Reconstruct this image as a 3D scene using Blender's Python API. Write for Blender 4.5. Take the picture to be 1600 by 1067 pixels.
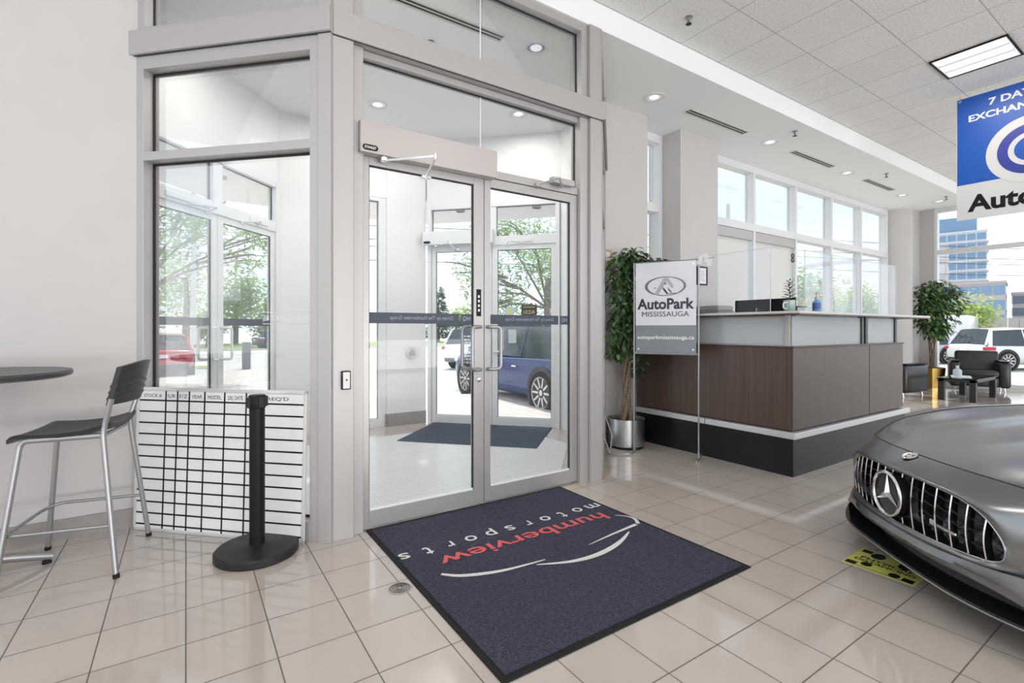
import bpy, bmesh, math, random
from mathutils import Vector, Matrix, noise

for o in list(bpy.data.objects):
    bpy.data.objects.remove(o)
SC = bpy.context.scene
COL = SC.collection
PI = math.pi

# ------------------------------------------------------------------ camera
cam_d = bpy.data.cameras.new('camera')
cam = bpy.data.objects.new('camera', cam_d)
COL.objects.link(cam)
cam.location = (0, 0, 1.3)
cam.rotation_euler = (PI / 2, 0, math.radians(-33.6))
cam_d.sensor_width = 36
cam_d.lens = 36 * 767 / 1600
cam_d.shift_y = -0.01156
cam_d.clip_start = 0.05
cam_d.clip_end = 1000
SC.camera = cam

# ------------------------------------------------------------------ view
SC.view_settings.view_transform = 'Standard'
SC.view_settings.look = 'None'
SC.view_settings.gamma = 1
SC.view_settings.use_curve_mapping = False
SC.view_settings.exposure = 0.0

# ------------------------------------------------------------------ sky
world = bpy.data.worlds.new('sky')
SC.world = world
world.use_nodes = True
nt = world.node_tree
for n in list(nt.nodes):
    nt.nodes.remove(n)
wo = nt.nodes.new('ShaderNodeOutputWorld')
bg = nt.nodes.new('ShaderNodeBackground')
tc = nt.nodes.new('ShaderNodeTexCoord')
mp = nt.nodes.new('ShaderNodeMapping')
mp.inputs['Scale'].default_value = (1.0, 1.0, 3.2)
nz = nt.nodes.new('ShaderNodeTexNoise')
nz.inputs['Scale'].default_value = 2.4
nz.inputs['Detail'].default_value = 6
rp = nt.nodes.new('ShaderNodeValToRGB')
rp.color_ramp.elements[0].position = 0.40
rp.color_ramp.elements[0].color = (0.74, 0.86, 1.0, 1)
rp.color_ramp.elements[1].position = 0.62
rp.color_ramp.elements[1].color = (1.0, 1.0, 1.0, 1)
nt.links.new(tc.outputs['Generated'], mp.inputs['Vector'])
nt.links.new(mp.outputs[0], nz.inputs['Vector'])
nt.links.new(nz.outputs[0], rp.inputs[0])
nt.links.new(rp.outputs[0], bg.inputs[0])
nt.links.new(bg.outputs[0], wo.inputs[0])
bg.inputs[1].default_value = 1.65

# ------------------------------------------------------------------ sun
sun_d = bpy.data.lights.new('sun', 'SUN')
sun_d.energy = 4.5
sun_d.angle = math.radians(1.5)
sun_d.color = (1.0, 0.96, 0.9)
sun = bpy.data.objects.new('sun', sun_d)
COL.objects.link(sun)
sun.location = (20, 40, 60)
sun.rotation_euler = Vector((-0.25, -0.55, -1.0)).to_track_quat('-Z', 'Y').to_euler()

# unseen fill lamps added behind the camera to brighten the showroom
def fill_light(loc, aim, sx, sy, power, col):
    d = bpy.data.lights.new('fill_light', 'AREA')
    d.shape = 'RECTANGLE'
    d.size, d.size_y = sx, sy
    d.energy = power
    d.color = col
    o = bpy.data.objects.new('fill_light', d)
    COL.objects.link(o)
    o.location = loc
    o.rotation_euler = (Vector(aim) - Vector(loc)).to_track_quat('-Z', 'Y').to_euler()
fill_light((4.0, -8.5, 2.3), (4.0, 2.0, 1.6), 16.0, 3.4, 60, (1.0, 0.98, 0.96))
# second added fill lamp, low and aimed up to lighten soffit and ceilings
fill_light((4.0, -8.8, 0.5), (4.5, -1.0, 4.0), 16.0, 1.0, 540, (1.0, 0.985, 0.97))

# ------------------------------------------------------------------ materials
MATS = {}
def pset(b, key, val):
    if key in b.inputs:
        b.inputs[key].default_value = val
def mat(name, col, rough=0.5, metal=0.0, emit=None, estr=0.0, spec=None, noise_amt=0.0, noise_scale=30.0, bump=0.0, coat=0.0):
    if name in MATS:
        return MATS[name]
    m = bpy.data.materials.new(name)
    m.use_nodes = True
    t = m.node_tree
    b = t.nodes['Principled BSDF']
    b.inputs['Base Color'].default_value = (*col, 1)
    b.inputs['Roughness'].default_value = rough
    b.inputs['Metallic'].default_value = metal
    if spec is not None:
        pset(b, 'Specular IOR Level', spec)
    if coat:
        pset(b, 'Coat Weight', coat)
        pset(b, 'Coat Roughness', 0.05)
    if emit:
        pset(b, 'Emission Color', (*emit, 1))
        pset(b, 'Emission Strength', estr)
    if noise_amt > 0 or bump > 0:
        c = t.nodes.new('ShaderNodeTexCoord')
        n = t.nodes.new('ShaderNodeTexNoise')
        n.inputs['Scale'].default_value = noise_scale
        n.inputs['Detail'].default_value = 5
        t.links.new(c.outputs['Object'], n.inputs['Vector'])
        if noise_amt > 0:
            r = t.nodes.new('ShaderNodeValToRGB')
            lo = [max(0, x * (1 - noise_amt)) for x in col]
            hi = [min(1, x * (1 + noise_amt)) for x in col]
            r.color_ramp.elements[0].position = 0.3
            r.color_ramp.elements[0].color = (*lo, 1)
            r.color_ramp.elements[1].position = 0.7
            r.color_ramp.elements[1].color = (*hi, 1)
            t.links.new(n.outputs[0], r.inputs[0])
            t.links.new(r.outputs[0], b.inputs['Base Color'])
        if bump > 0:
            bp = t.nodes.new('ShaderNodeBump')
            bp.inputs['Strength'].default_value = bump
            bp.inputs['Distance'].default_value = 0.004
            t.links.new(n.outputs[0], bp.inputs['Height'])
            t.links.new(bp.outputs[0], b.inputs['Normal'])
    MATS[name] = m
    return m

def glass(name, tint=(1, 1, 1), refl=0.5, rough=0.0, veil=0.0):
    """clear sheet glass: lets light straight through, reflects by Fresnel, with a faint pale haze mixed in"""
    if name in MATS:
        return MATS[name]
    m = bpy.data.materials.new(name)
    m.use_nodes = True
    t = m.node_tree
    for n in list(t.nodes):
        t.nodes.remove(n)
    out = t.nodes.new('ShaderNodeOutputMaterial')
    tr = t.nodes.new('ShaderNodeBsdfTransparent')
    tr.inputs[0].default_value = (*tint, 1)
    gl = t.nodes.new('ShaderNodeBsdfGlossy')
    gl.inputs['Roughness'].default_value = rough
    fr = t.nodes.new('ShaderNodeFresnel')
    fr.inputs['IOR'].default_value = 1.45
    mu = t.nodes.new('ShaderNodeMath')
    mu.operation = 'MULTIPLY'
    mu.inputs[1].default_value = refl
    mx = t.nodes.new('ShaderNodeMixShader')
    t.links.new(fr.outputs[0], mu.inputs[0])
    t.links.new(mu.outputs[0], mx.inputs[0])
    t.links.new(tr.outputs[0], mx.inputs[1])
    t.links.new(gl.outputs[0], mx.inputs[2])
    last = mx
    if veil > 0:
        df = t.nodes.new('ShaderNodeBsdfTranslucent')
        df.inputs[0].default_value = (0.9, 0.95, 1.0, 1)  # bluish white haze over the view, put into the glass colour
        m2 = t.nodes.new('ShaderNodeMixShader')
        m2.inputs[0].default_value = veil
        t.links.new(mx.outputs[0], m2.inputs[1])
        t.links.new(df.outputs[0], m2.inputs[2])
        last = m2
    t.links.new(last.outputs[0], out.inputs[0])
    MATS[name] = m
    return m

def frosted(name, col, clear=0.25, trans=0.5):
    m = bpy.data.materials.new(name)
    m.use_nodes = True
    t = m.node_tree
    for n in list(t.nodes):
        t.nodes.remove(n)
    out = t.nodes.new('ShaderNodeOutputMaterial')
    d = t.nodes.new('ShaderNodeBsdfDiffuse')
    d.inputs[0].default_value = (*col, 1)
    tl = t.nodes.new('ShaderNodeBsdfTranslucent')
    tl.inputs[0].default_value = (*col, 1)
    tr = t.nodes.new('ShaderNodeBsdfTransparent')
    g = t.nodes.new('ShaderNodeBsdfGlossy')
    g.inputs['Roughness'].default_value = 0.25
    a = t.nodes.new('ShaderNodeMixShader')
    a.inputs[0].default_value = trans
    b = t.nodes.new('ShaderNodeMixShader')
    b.inputs[0].default_value = clear
    c = t.nodes.new('ShaderNodeMixShader')
    c.inputs[0].default_value = 0.08
    t.links.new(d.outputs[0], a.inputs[1])
    t.links.new(tl.outputs[0], a.inputs[2])
    t.links.new(a.outputs[0], b.inputs[1])
    t.links.new(tr.outputs[0], b.inputs[2])
    t.links.new(b.outputs[0], c.inputs[1])
    t.links.new(g.outputs[0], c.inputs[2])
    t.links.new(c.outputs[0], out.inputs[0])
    MATS[name] = m
    return m

def grid_mat(name, sx, sy, ox, oy, col, var, line_col, half_w, rough, speck=0.05, speck_scale=300, bump=0.0, rough_line=0.7, stripe_only=False, spec=0.5):
    """square tiles laid on the world's X/Y grid, with joints, tile-to-tile variation and fine speckle"""
    m = bpy.data.materials.new(name)
    m.use_nodes = True
    t = m.node_tree
    b = t.nodes['Principled BSDF']
    pset(b, 'Specular IOR Level', spec)
    L = t.links.new
    def math_(op, a, bb=None, c=None):
        n = t.nodes.new('ShaderNodeMath')
        n.operation = op
        for i, v in enumerate((a, bb, c)):
            if v is None:
                continue
            if isinstance(v, (int, float)):
                n.inputs[i].default_value = v
            else:
                L(v, n.inputs[i])
        return n.outputs[0]
    tcn = t.nodes.new('ShaderNodeTexCoord')
    sep = t.nodes.new('ShaderNodeSeparateXYZ')
    L(tcn.outputs['Object'], sep.inputs[0])
    def axis(out, s, o):
        u = math_('DIVIDE', math_('SUBTRACT', out, o), s)
        fl = math_('FLOOR', u)
        fr = math_('SUBTRACT', u, fl)
        d = math_('MULTIPLY', math_('SUBTRACT', 0.5, math_('ABSOLUTE', math_('SUBTRACT', fr, 0.5))), s)
        return fl, math_('LESS_THAN', d, half_w)
    fx_, lx = axis(sep.outputs[0], sx, ox)
    fy_, ly = axis(sep.outputs[1], sy, oy)
    mask = ly if stripe_only else math_('MAXIMUM', lx, ly)
    cmb = t.nodes.new('ShaderNodeCombineXYZ')
    L(fx_, cmb.inputs[0]); L(fy_, cmb.inputs[1])
    wn = t.nodes.new('ShaderNodeTexWhiteNoise')
    wn.noise_dimensions = '2D'
    L(cmb.outputs[0], wn.inputs['Vector'])
    nzz = t.nodes.new('ShaderNodeTexNoise')
    nzz.inputs['Scale'].default_value = speck_scale
    nzz.inputs['Detail'].default_value = 3
    L(tcn.outputs['Object'], nzz.inputs['Vector'])
    nz2 = t.nodes.new('ShaderNodeTexNoise')
    nz2.inputs['Scale'].default_value = 2.2
    L(tcn.outputs['Object'], nz2.inputs['Vector'])
    val = math_('ADD', 1.0, math_('ADD', math_('MULTIPLY', math_('SUBTRACT', wn.outputs['Value'], 0.5), var),
                math_('ADD', math_('MULTIPLY', math_('SUBTRACT', nzz.outputs[0], 0.5), speck * 4),
                      math_('MULTIPLY', math_('SUBTRACT', nz2.outputs[0], 0.5), 0.08))))
    mul = t.nodes.new('ShaderNodeMix')
    mul.data_type = 'RGBA'
    mul.blend_type = 'MULTIPLY'
    mul.inputs['Factor'].default_value = 1
    mul.inputs['A'].default_value = (*col, 1)
    cc = t.nodes.new('ShaderNodeCombineColor')
    for i in range(3):
        L(val, cc.inputs[i])
    L(cc.outputs[0], mul.inputs['B'])
    mx = t.nodes.new('ShaderNodeMix')
    mx.data_type = 'RGBA'
    L(mask, mx.inputs['Factor'])
    L(mul.outputs['Result'], mx.inputs['A'])
    mx.inputs['B'].default_value = (*line_col, 1)
    L(mx.outputs['Result'], b.inputs['Base Color'])
    L(math_('ADD', rough, math_('MULTIPLY', mask, rough_line - rough)), b.inputs['Roughness'])
    if bump > 0:
        bp = t.nodes.new('ShaderNodeBump')
        bp.inputs['Strength'].default_value = bump
        bp.inputs['Distance'].default_value = 0.003
        L(nzz.outputs[0], bp.inputs['Height'])
        L(bp.outputs[0], b.inputs['Normal'])
    MATS[name] = m
    return m

def wood_mat(name, c1, c2, scale=(40, 40, 1.2), rough=0.35):
    m = bpy.data.materials.new(name)
    m.use_nodes = True
    t = m.node_tree
    b = t.nodes['Principled BSDF']
    b.inputs['Roughness'].default_value = rough
    c = t.nodes.new('ShaderNodeTexCoord')
    mpp = t.nodes.new('ShaderNodeMapping')
    mpp.inputs['Scale'].default_value = scale
    n = t.nodes.new('ShaderNodeTexNoise')
    n.inputs['Scale'].default_value = 1.0
    n.inputs['Detail'].default_value = 8
    n.inputs['Distortion'].default_value = 0.3
    r = t.nodes.new('ShaderNodeValToRGB')
    r.color_ramp.elements[0].position = 0.32
    r.color_ramp.elements[0].color = (*c1, 1)
    r.color_ramp.elements[1].position = 0.68
    r.color_ramp.elements[1].color = (*c2, 1)
    t.links.new(c.outputs['Object'], mpp.inputs[0])
    t.links.new(mpp.outputs[0], n.inputs['Vector'])
    t.links.new(n.outputs[0], r.inputs[0])
    t.links.new(r.outputs[0], b.inputs['Base Color'])
    MATS[name] = m
    return m

WALL = mat('painted_wall', (0.56, 0.535, 0.52), 0.7, noise_amt=0.015, noise_scale=6)
WHITE = mat('white_paint', (0.78, 0.78, 0.77), 0.6)
SOFF = mat('soffit_paint', (0.90, 0.90, 0.89), 0.7)
ALU = mat('anodised_aluminium', (0.455, 0.435, 0.425), 0.42, 0.3, noise_amt=0.02, noise_scale=120)
ALUD = mat('door_aluminium', (0.44, 0.425, 0.415), 0.4, 0.5, noise_amt=0.03, noise_scale=140)
WFRAME = mat('white_frame', (0.76, 0.77, 0.78), 0.45)
GASKET = mat('black_gasket', (0.012, 0.012, 0.012), 0.6)
CHROME = mat('chrome', (0.85, 0.85, 0.86), 0.12, 1.0)
STEEL = mat('brushed_steel', (0.62, 0.62, 0.61), 0.28, 1.0)
STEELM = mat('satin_silver_tube', (0.36, 0.36, 0.365), 0.38, 0.7)
BLACK = mat('black_plastic', (0.006, 0.006, 0.007), 0.5, spec=0.25)
DARK = mat('charcoal_plastic', (0.02, 0.02, 0.022), 0.45, spec=0.35)
RUBBER = mat('black_rubber', (0.012, 0.012, 0.012), 0.8, spec=0.3)
SGREY = mat('skirting_tile', (0.30, 0.275, 0.26), 0.35, noise_amt=0.06, noise_scale=20)
GLASS = glass('window_glass', (0.975, 0.985, 0.985), 0.4, veil=0.0)
PGLASS = glass('door_glass', (0.975, 0.985, 0.99), 0.3, veil=0.01)
ACRYL = glass('acrylic_sheet', (0.985, 0.99, 1.0), 0.35, 0.0, veil=0.012)
PAPER = mat('white_paper', (0.85, 0.85, 0.85), 0.6)
FLOORM = grid_mat('floor_tile', 0.3045, 0.3045, 0, 0, (0.50, 0.44, 0.395), 0.05, (0.115, 0.095, 0.08), 0.0026, 0.075, 0.06, 260, 0.0, spec=0.9)
CEILM = grid_mat('ceiling_tile', 0.61, 0.61, 4.69, 1.90, (0.80, 0.79, 0.77), 0.03, (0.42, 0.42, 0.41), 0.004, 0.85, 0.22, 70, 0.5, 0.85, spec=0.1)
GRILLE_FLOOR = grid_mat('entrance_grille_floor', 3.0, 0.032, 0.2, 0.01, (0.70, 0.70, 0.695), 0.08, (0.30, 0.30, 0.30), 0.0026, 0.3, 0.02, 60, stripe_only=True)

# ------------------------------------------------------------------ mesh building
class MB:
    def __init__(self):
        self.bm = bmesh.new()
    def _tf(self, vs, M):
        if M is not None:
            for v in vs:
                v.co = M @ v.co
    def box(self, x0, x1, y0, y1, z0, z1, M=None):
        bm = self.bm
        vs = [bm.verts.new((x, y, z)) for z in (z0, z1) for y in (y0, y1) for x in (x0, x1)]
        for f in ((0, 2, 3, 1), (4, 5, 7, 6), (0, 1, 5, 4), (2, 6, 7, 3), (0, 4, 6, 2), (1, 3, 7, 5)):
            bm.faces.new([vs[i] for i in f])
        self._tf(vs, M)
        return self
    def rbox(self, x0, x1, y0, y1, z0, z1, r=0.02, seg=3, M=None):
        b2 = bmesh.new()
        bmesh.ops.create_cube(b2, size=1)
        for v in b2.verts:
            v.co = Vector(((x0 + x1) / 2 + v.co.x * (x1 - x0), (y0 + y1) / 2 + v.co.y * (y1 - y0), (z0 + z1) / 2 + v.co.z * (z1 - z0)))
        bmesh.ops.bevel(b2, geom=list(b2.edges), offset=r, segments=seg, affect='EDGES', profile=0.5)
        mp_ = {}
        for v in b2.verts:
            mp_[v] = self.bm.verts.new(M @ v.co if M is not None else v.co)
        for f in b2.faces:
            self.bm.faces.new([mp_[v] for v in f.verts])
        b2.free()
        return self
    def tube(self, pts, r, n=10, cap=True, closed=False):
        bm = self.bm
        P = [Vector(p) for p in pts]
        k = len(P)
        rr = r if isinstance(r, (list, tuple)) else [r] * k
        rings = []
        up = None
        for i in range(k):
            if closed:
                t = (P[(i + 1) % k] - P[i - 1])
            else:
                t = P[min(i + 1, k - 1)] - P[max(i - 1, 0)]
            t = t.normalized() if t.length > 1e-9 else Vector((0, 0, 1))
            if up is None:
                up = Vector((0, 0, 1)) if abs(t.z) < 0.9 else Vector((1, 0, 0))
            s = t.cross(up)
            if s.length < 1e-6:
                s = t.orthogonal()
            s.normalize()
            up = s.cross(t).normalized()
            rings.append([bm.verts.new(P[i] + (s * math.cos(2 * PI * j / n) + up * math.sin(2 * PI * j / n)) * rr[i]) for j in range(n)])
        m = k if closed else k - 1
        for i in range(m):
            a, b = rings[i], rings[(i + 1) % k]
            for j in range(n):
                bm.faces.new((a[j], a[(j + 1) % n], b[(j + 1) % n], b[j]))
        if cap and not closed:
            bm.faces.new(list(reversed(rings[0])))
            bm.faces.new(rings[-1])
        return self
    def cyl(self, p0, p1, r0, r1=None, n=24):
        return self.tube([p0, p1], [r0, r0 if r1 is None else r1], n)
    def lathe(self, prof, n=32, c=(0, 0, 0), M=None):
        bm = self.bm
        rings = []
        allv = []
        for r, z in prof:
            if r < 1e-6:
                ring = [bm.verts.new((c[0], c[1], c[2] + z))]
            else:
                ring = [bm.verts.new((c[0] + r * math.cos(2 * PI * j / n), c[1] + r * math.sin(2 * PI * j / n), c[2] + z)) for j in range(n)]
            rings.append(ring)
            allv += ring
        for a, b in zip(rings, rings[1:]):
            if len(a) == 1 and len(b) == 1:
                continue
            for j in range(n):
                q = [a[j % len(a)], a[(j + 1) % len(a)], b[(j + 1) % len(b)], b[j % len(b)]]
                q2 = []
                for v in q:
                    if v not in q2:
                        q2.append(v)
                if len(q2) > 2:
                    bm.faces.new(q2)
        self._tf(allv, M)
        return self
    def prism(self, poly, z0, z1, M=None):
        bm = self.bm
        a = [bm.verts.new((p[0], p[1], z0)) for p in poly]
        b = [bm.verts.new((p[0], p[1], z1)) for p in poly]
        n = len(poly)
        bm.faces.new(list(reversed(a)))
        bm.faces.new(b)
        for i in range(n):
            bm.faces.new((a[i], a[(i + 1) % n], b[(i + 1) % n], b[i]))
        self._tf(a + b, M)
        return self
    def poly(self, pts):
        self.bm.faces.new([self.bm.verts.new(p) for p in pts])
        return self
    def loft(self, rings, closed=True, cap0=False, cap1=False):
        bm = self.bm
        R = [[bm.verts.new(p) for p in r] for r in rings]
        n = len(R[0])
        for a, b in zip(R, R[1:]):
            for j in range(n if closed else n - 1):
                bm.faces.new((a[j], a[(j + 1) % n], b[(j + 1) % n], b[j]))
        if cap0:
            bm.faces.new(list(reversed(R[0])))
        if cap1:
            bm.faces.new(R[-1])
        return self
    def done(self, name, m, parent=None, smooth=False, bevel=0.0, seg=2, angle=40, keep=False, M=None):
        bm = self.bm
        if M is not None:
            bm.transform(M)
        if not keep:
            bmesh.ops.recalc_face_normals(bm, faces=list(bm.faces))
        me = bpy.data.meshes.new(name)
        bm.to_mesh(me)
        bm.free()
        me.materials.append(m)
        if smooth:
            for p in me.polygons:
                p.use_smooth = True
            try:
                me.set_sharp_from_angle(angle=math.radians(angle))
            except Exception:
                pass
        o = bpy.data.objects.new(name, me)
        COL.objects.link(o)
        if parent is not None:
            o.parent = parent
        if bevel > 0:
            bv = o.modifiers.new('bevel', 'BEVEL')
            bv.width = bevel
            bv.segments = seg
            bv.limit_method = 'ANGLE'
            bv.angle_limit = math.radians(35)
        return o

def tag(o, label=None, cat=None, group=None, kind=None):
    if label: o['label'] = label
    if cat: o['category'] = cat
    if group: o['group'] = group
    if kind: o['kind'] = kind
    return o
def thing(name, label, cat, loc=(0, 0, 0), rz=0.0, group=None, kind=None):
    o = bpy.data.objects.new(name, None)
    o.empty_display_size = 0.1
    COL.objects.link(o)
    o.location = loc
    o.rotation_euler = (0, 0, rz)
    return tag(o, label, cat, group, kind)
def copy_tree(o, parent=None, **kw):
    c = o.copy()
    COL.objects.link(c)
    c.parent = parent
    for ch in [x for x in COL.objects if x.parent == o]:
        copy_tree(ch, c)
    for k, v in kw.items():
        c[k] = v
    return c
def struct(o, label, cat):
    return tag(o, label, cat, None, 'structure')

def text(body, m, parent, M, width=None, height=None, size=0.1, bold=0.0, ext=0.0, align='CENTER', name='lettering', spacing=1.0):
    """letters as a mesh; x runs right, y up, z out of the sign; M places it"""
    cu = bpy.data.curves.new(name, 'FONT')
    cu.body = body
    cu.size = 1.0
    cu.offset = bold
    cu.extrude = 0.0
    cu.resolution_u = 3
    cu.space_character = spacing
    tmp = bpy.data.objects.new('tmp', cu)
    COL.objects.link(tmp)
    dg = bpy.context.evaluated_depsgraph_get()
    me = bpy.data.meshes.new_from_object(tmp.evaluated_get(dg))
    bpy.data.objects.remove(tmp)
    bpy.data.curves.remove(cu)
    xs = [v.co.x for v in me.vertices]
    ys = [v.co.y for v in me.vertices]
    x0, x1, y0, y1 = min(xs), max(xs), min(ys), max(ys)
    sx = sy = size
    if width: sx = width / (x1 - x0)
    if height: sy = height / (y1 - y0)
    if width and not height: sy = sx
    if height and not width: sx = sy
    cx = (x0 + x1) / 2 if align == 'CENTER' else (x0 if align == 'LEFT' else x1)
    cy = (y0 + y1) / 2
    for v in me.vertices:
        v.co = M @ Vector(((v.co.x - cx) * sx, (v.co.y - cy) * sy, 0))
    if ext > 0:
        bm = bmesh.new()
        bm.from_mesh(me)
        nrm = (M.to_3x3() @ Vector((0, 0, 1))).normalized()
        r = bmesh.ops.extrude_face_region(bm, geom=list(bm.faces))
        for g in r['geom']:
            if isinstance(g, bmesh.types.BMVert):
                g.co += nrm * ext
        bm.to_mesh(me)
        bm.free()
    me.name = name
    me.materials.clear()
    me.materials.append(m)
    o = bpy.data.objects.new(name, me)
    COL.objects.link(o)
    if parent is not None:
        o.parent = parent
    return o
def frame(origin, right, up):
    r = Vector(right).normalized()
    u = Vector(up).normalized()
    n = r.cross(u)
    return Matrix(((r.x, u.x, n.x, origin[0]), (r.y, u.y, n.y, origin[1]), (r.z, u.z, n.z, origin[2]), (0, 0, 0, 1)))
def spline(P, n):
    """Catmull-Rom through P, n samples per span"""
    P = [Vector(p) for p in P]
    out = []
    for i in range(len(P) - 1):
        p0, p1, p2, p3 = P[max(i - 1, 0)], P[i], P[i + 1], P[min(i + 2, len(P) - 1)]
        for k in range(n):
            t = k / n
            out.append(0.5 * ((2 * p1) + (p2 - p0) * t + (2 * p0 - 5 * p1 + 4 * p2 - p3) * t * t + (3 * p1 - p0 - 3 * p2 + p3) * t ** 3))
    out.append(P[-1])
    return out
def fillet(pts, r=0.02, k=5):
    P = [Vector(p) for p in pts]
    out = [P[0]]
    for i in range(1, len(P) - 1):
        a, b, c = P[i - 1], P[i], P[i + 1]
        d1 = (a - b); d2 = (c - b)
        rr = min(r, d1.length * 0.45, d2.length * 0.45)
        p, q = b + d1.normalized() * rr, b + d2.normalized() * rr
        for j in range(k + 1):
            t = j / k
            out.append((1 - t) ** 2 * p + 2 * t * (1 - t) * b + t * t * q)
    out.append(P[-1])
    return out
# ================================================================== THE SETTING
SOF = 3.907      # soffit over the glazed side and the vestibule
CEI = 4.13       # tiled showroom ceiling

def plane_struct(name, poly, z0, z1, m, label, cat='wall'):
    return struct(MB().prism(poly, z0, z1).done(name, m), label, cat)
def box_struct(name, x0, x1, y0, y1, z0, z1, m, label, cat='wall'):
    return struct(MB().box(x0, x1, y0, y1, z0, z1).done(name, m), label, cat)

# floor: showroom + vestibule octagon
plane_struct('floor', [(-4.2, -7.5), (15.0, -7.5), (15.0, 4.45), (4.1, 4.45), (4.1, 5.03), (2.83, 6.36), (2.83, 6.45), (0.88, 6.45), (0.88, 6.36), (-0.39, 5.03), (-0.39, 4.45), (-4.2, 4.45)],
             -0.12, 0.0, FLOORM, 'beige square tile showroom floor with dark joints', 'floor')
plane_struct('floor_vestibule', [(1.0, 3.28), (2.66, 3.28), (3.62, 4.3), (3.62, 4.9), (2.6, 5.83), (1.1, 5.83), (0.1, 4.9), (0.1, 4.3)], 0.0, 0.006, GRILLE_FLOOR,
             'pale ribbed entrance flooring between the two sets of doors', 'floor')

# ceilings
box_struct('ceiling', -4.2, 13.3, -7.5, 3.13, CEI, CEI + 0.1, CEILM, 'white acoustic tile ceiling of the showroom', 'ceiling')
box_struct('ceiling_soffit', -4.2, 13.3, 3.0, 4.5, SOF, CEI + 0.1, SOFF, 'smooth white soffit along the windows with a stepped front edge', 'ceiling').location = (0, 0.13, 0)
box_struct('ceiling_alcove', 13.3, 15.2, -7.5, 4.63, 4.2, 4.3, SOFF, 'smooth white ceiling over the seating corner', 'ceiling')
plane_struct('ceiling_vestibule', [(-0.3, 4.63), (4.0, 4.63), (4.2, 5.05), (2.9, 6.5), (0.8, 6.5), (-0.5, 5.05)], SOF, CEI, SOFF, 'smooth white ceiling inside the vestibule', 'ceiling')

# walls
box_struct('wall_left', -4.2, -0.26, 4.085, 5.0, 0, SOF, WALL, 'plain off white wall behind the bar table')
struct(MB().box(-4.2, -0.27, 4.065, 4.085, 0, 0.125).done('baseboard_left', SGREY), 'grey brown tile skirting along the plain wall', 'baseboard')
plane_struct('wall_vestibule_left', [(-0.26, 4.10), (-0.26, 5.0), (-0.39, 5.03), (-0.46, 5.0), (-0.46, 4.10)], 0, SOF, WHITE, 'white return wall at the left of the vestibule')
plane_struct('wall_vestibule_right', [(3.975, 4.11), (4.3, 4.11), (4.3, 5.1), (4.10, 5.03)], 0, SOF, WHITE, 'white return wall at the right of the vestibule')
box_struct('wall_column', 3.965, 4.703, 4.085, 4.62, 0, SOF, WALL, 'broad off white pier behind the ficus in the steel pot')
box_struct('wall_pier', 5.351, 6.159, 4.10, 4.62, 0, SOF, WALL, 'off white pier with a framed certificate beside the reception windows')
struct(MB().box(4.015, 4.703, 4.066, 4.085, 0, 0.125).done('baseboard_column', SGREY), 'dark tile skirting behind the steel plant pot', 'baseboard')
box_struct('wall_sill', 4.703, 12.8, 4.42, 4.62, 0, 0.55, WALL, 'low white wall under the reception windows')
c = MB().lathe([(0.30, 0), (0.30, SOF)], 40, (13.1, 4.36, 0)).done('wall_round_column', WALL, smooth=True)
struct(c, 'round off white column at the end of the reception windows', 'column')
box_struct('wall_corner', 13.2, 15.2, 4.5, 4.7, 0, 4.2, WALL, 'off white corner wall behind the ficus in the brass pot')
box_struct('wall_right', 15.0, 15.2, 4.22, 4.5, 0, 4.2, WALL, 'narrow off white wall beside the street window')
box_struct('baseboard_corner', 13.3, 15.0, 4.48, 4.5, 0, 0.125, SGREY, 'tile skirting behind the seating corner', 'baseboard')

# vestibule walls over and beside the outer doors
def wall_thing(name, label, cat, p, q, kind='structure'):
    a = math.atan2(q[1] - p[1], q[0] - p[0])
    return thing(name, label, cat, (p[0], p[1], 0), a, kind=kind), math.hypot(q[0] - p[0], q[1] - p[1])
D1P, D1Q = (-0.39, 5.03), (0.88, 6.36)
D2P, D2Q = (2.83, 6.36), (4.10, 5.03)
for nm, p, q, lb in (('wall_over_door_west', D1P, D1Q, 'white wall above the outer doors seen through the side glass'),
                     ('wall_over_door_east', D2P, D2Q, 'white wall above the outer doors facing the dark parked car')):
    a = math.atan2(q[1] - p[1], q[0] - p[0])
    L = math.hypot(q[0] - p[0], q[1] - p[1])
    o = MB().box(-0.02, L + 0.02, -0.02, 0.2, 3.02, SOF).done(nm, WHITE)
    o.location = (p[0], p[1], 0)
    o.rotation_euler = (0, 0, a)
    struct(o, lb, 'wall')
for nm, x0, x1, lb in (('wall_pillar_east', 2.24, 2.80, 'white pillar with the round push plate between window strip and outer doors'),
                       ('wall_pillar_west', 0.91, 1.47, 'white pillar between the window strip and the doors nearer the red car')):
    struct(MB().box(x0, x1, 6.40, 6.62, 0, SOF).done(nm, WHITE), lb, 'wall')
struct(MB().box(2.235, 2.80, 6.385, 6.40, 0, 0.17).box(2.222, 2.24, 6.385, 6.5, 0, 0.17).done('baseboard_vestibule', SGREY), 'grey tile skirting round the vestibule pillar', 'baseboard')
struct(MB().box(1.47, 2.24, 6.41, 6.6, 3.06, 3.33).done('wall_spandrel', WHITE), 'white band across the narrow vestibule window', 'wall')

# ------------------------------------------------------------------ showroom-side storefront
def pane(parent, s0, s1, z0, z1, y=0.02, m=GLASS, name='glass_pane'):
    return MB().box(s0, s1, y, y + 0.006, z0, z1).done(name, m, parent)
def gasket(parent, s0, s1, z0, z1, y=0.012, w=0.008):
    b = MB()
    b.box(s0, s0 + w, y, y + 0.012, z0, z1).box(s1 - w, s1, y, y + 0.012, z0, z1).box(s0, s1, y, y + 0.012, z1 - w, z1).box(s0, s1, y, y + 0.012, z0, z0 + w)
    return b.done('gasket', GASKET, parent)

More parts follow.
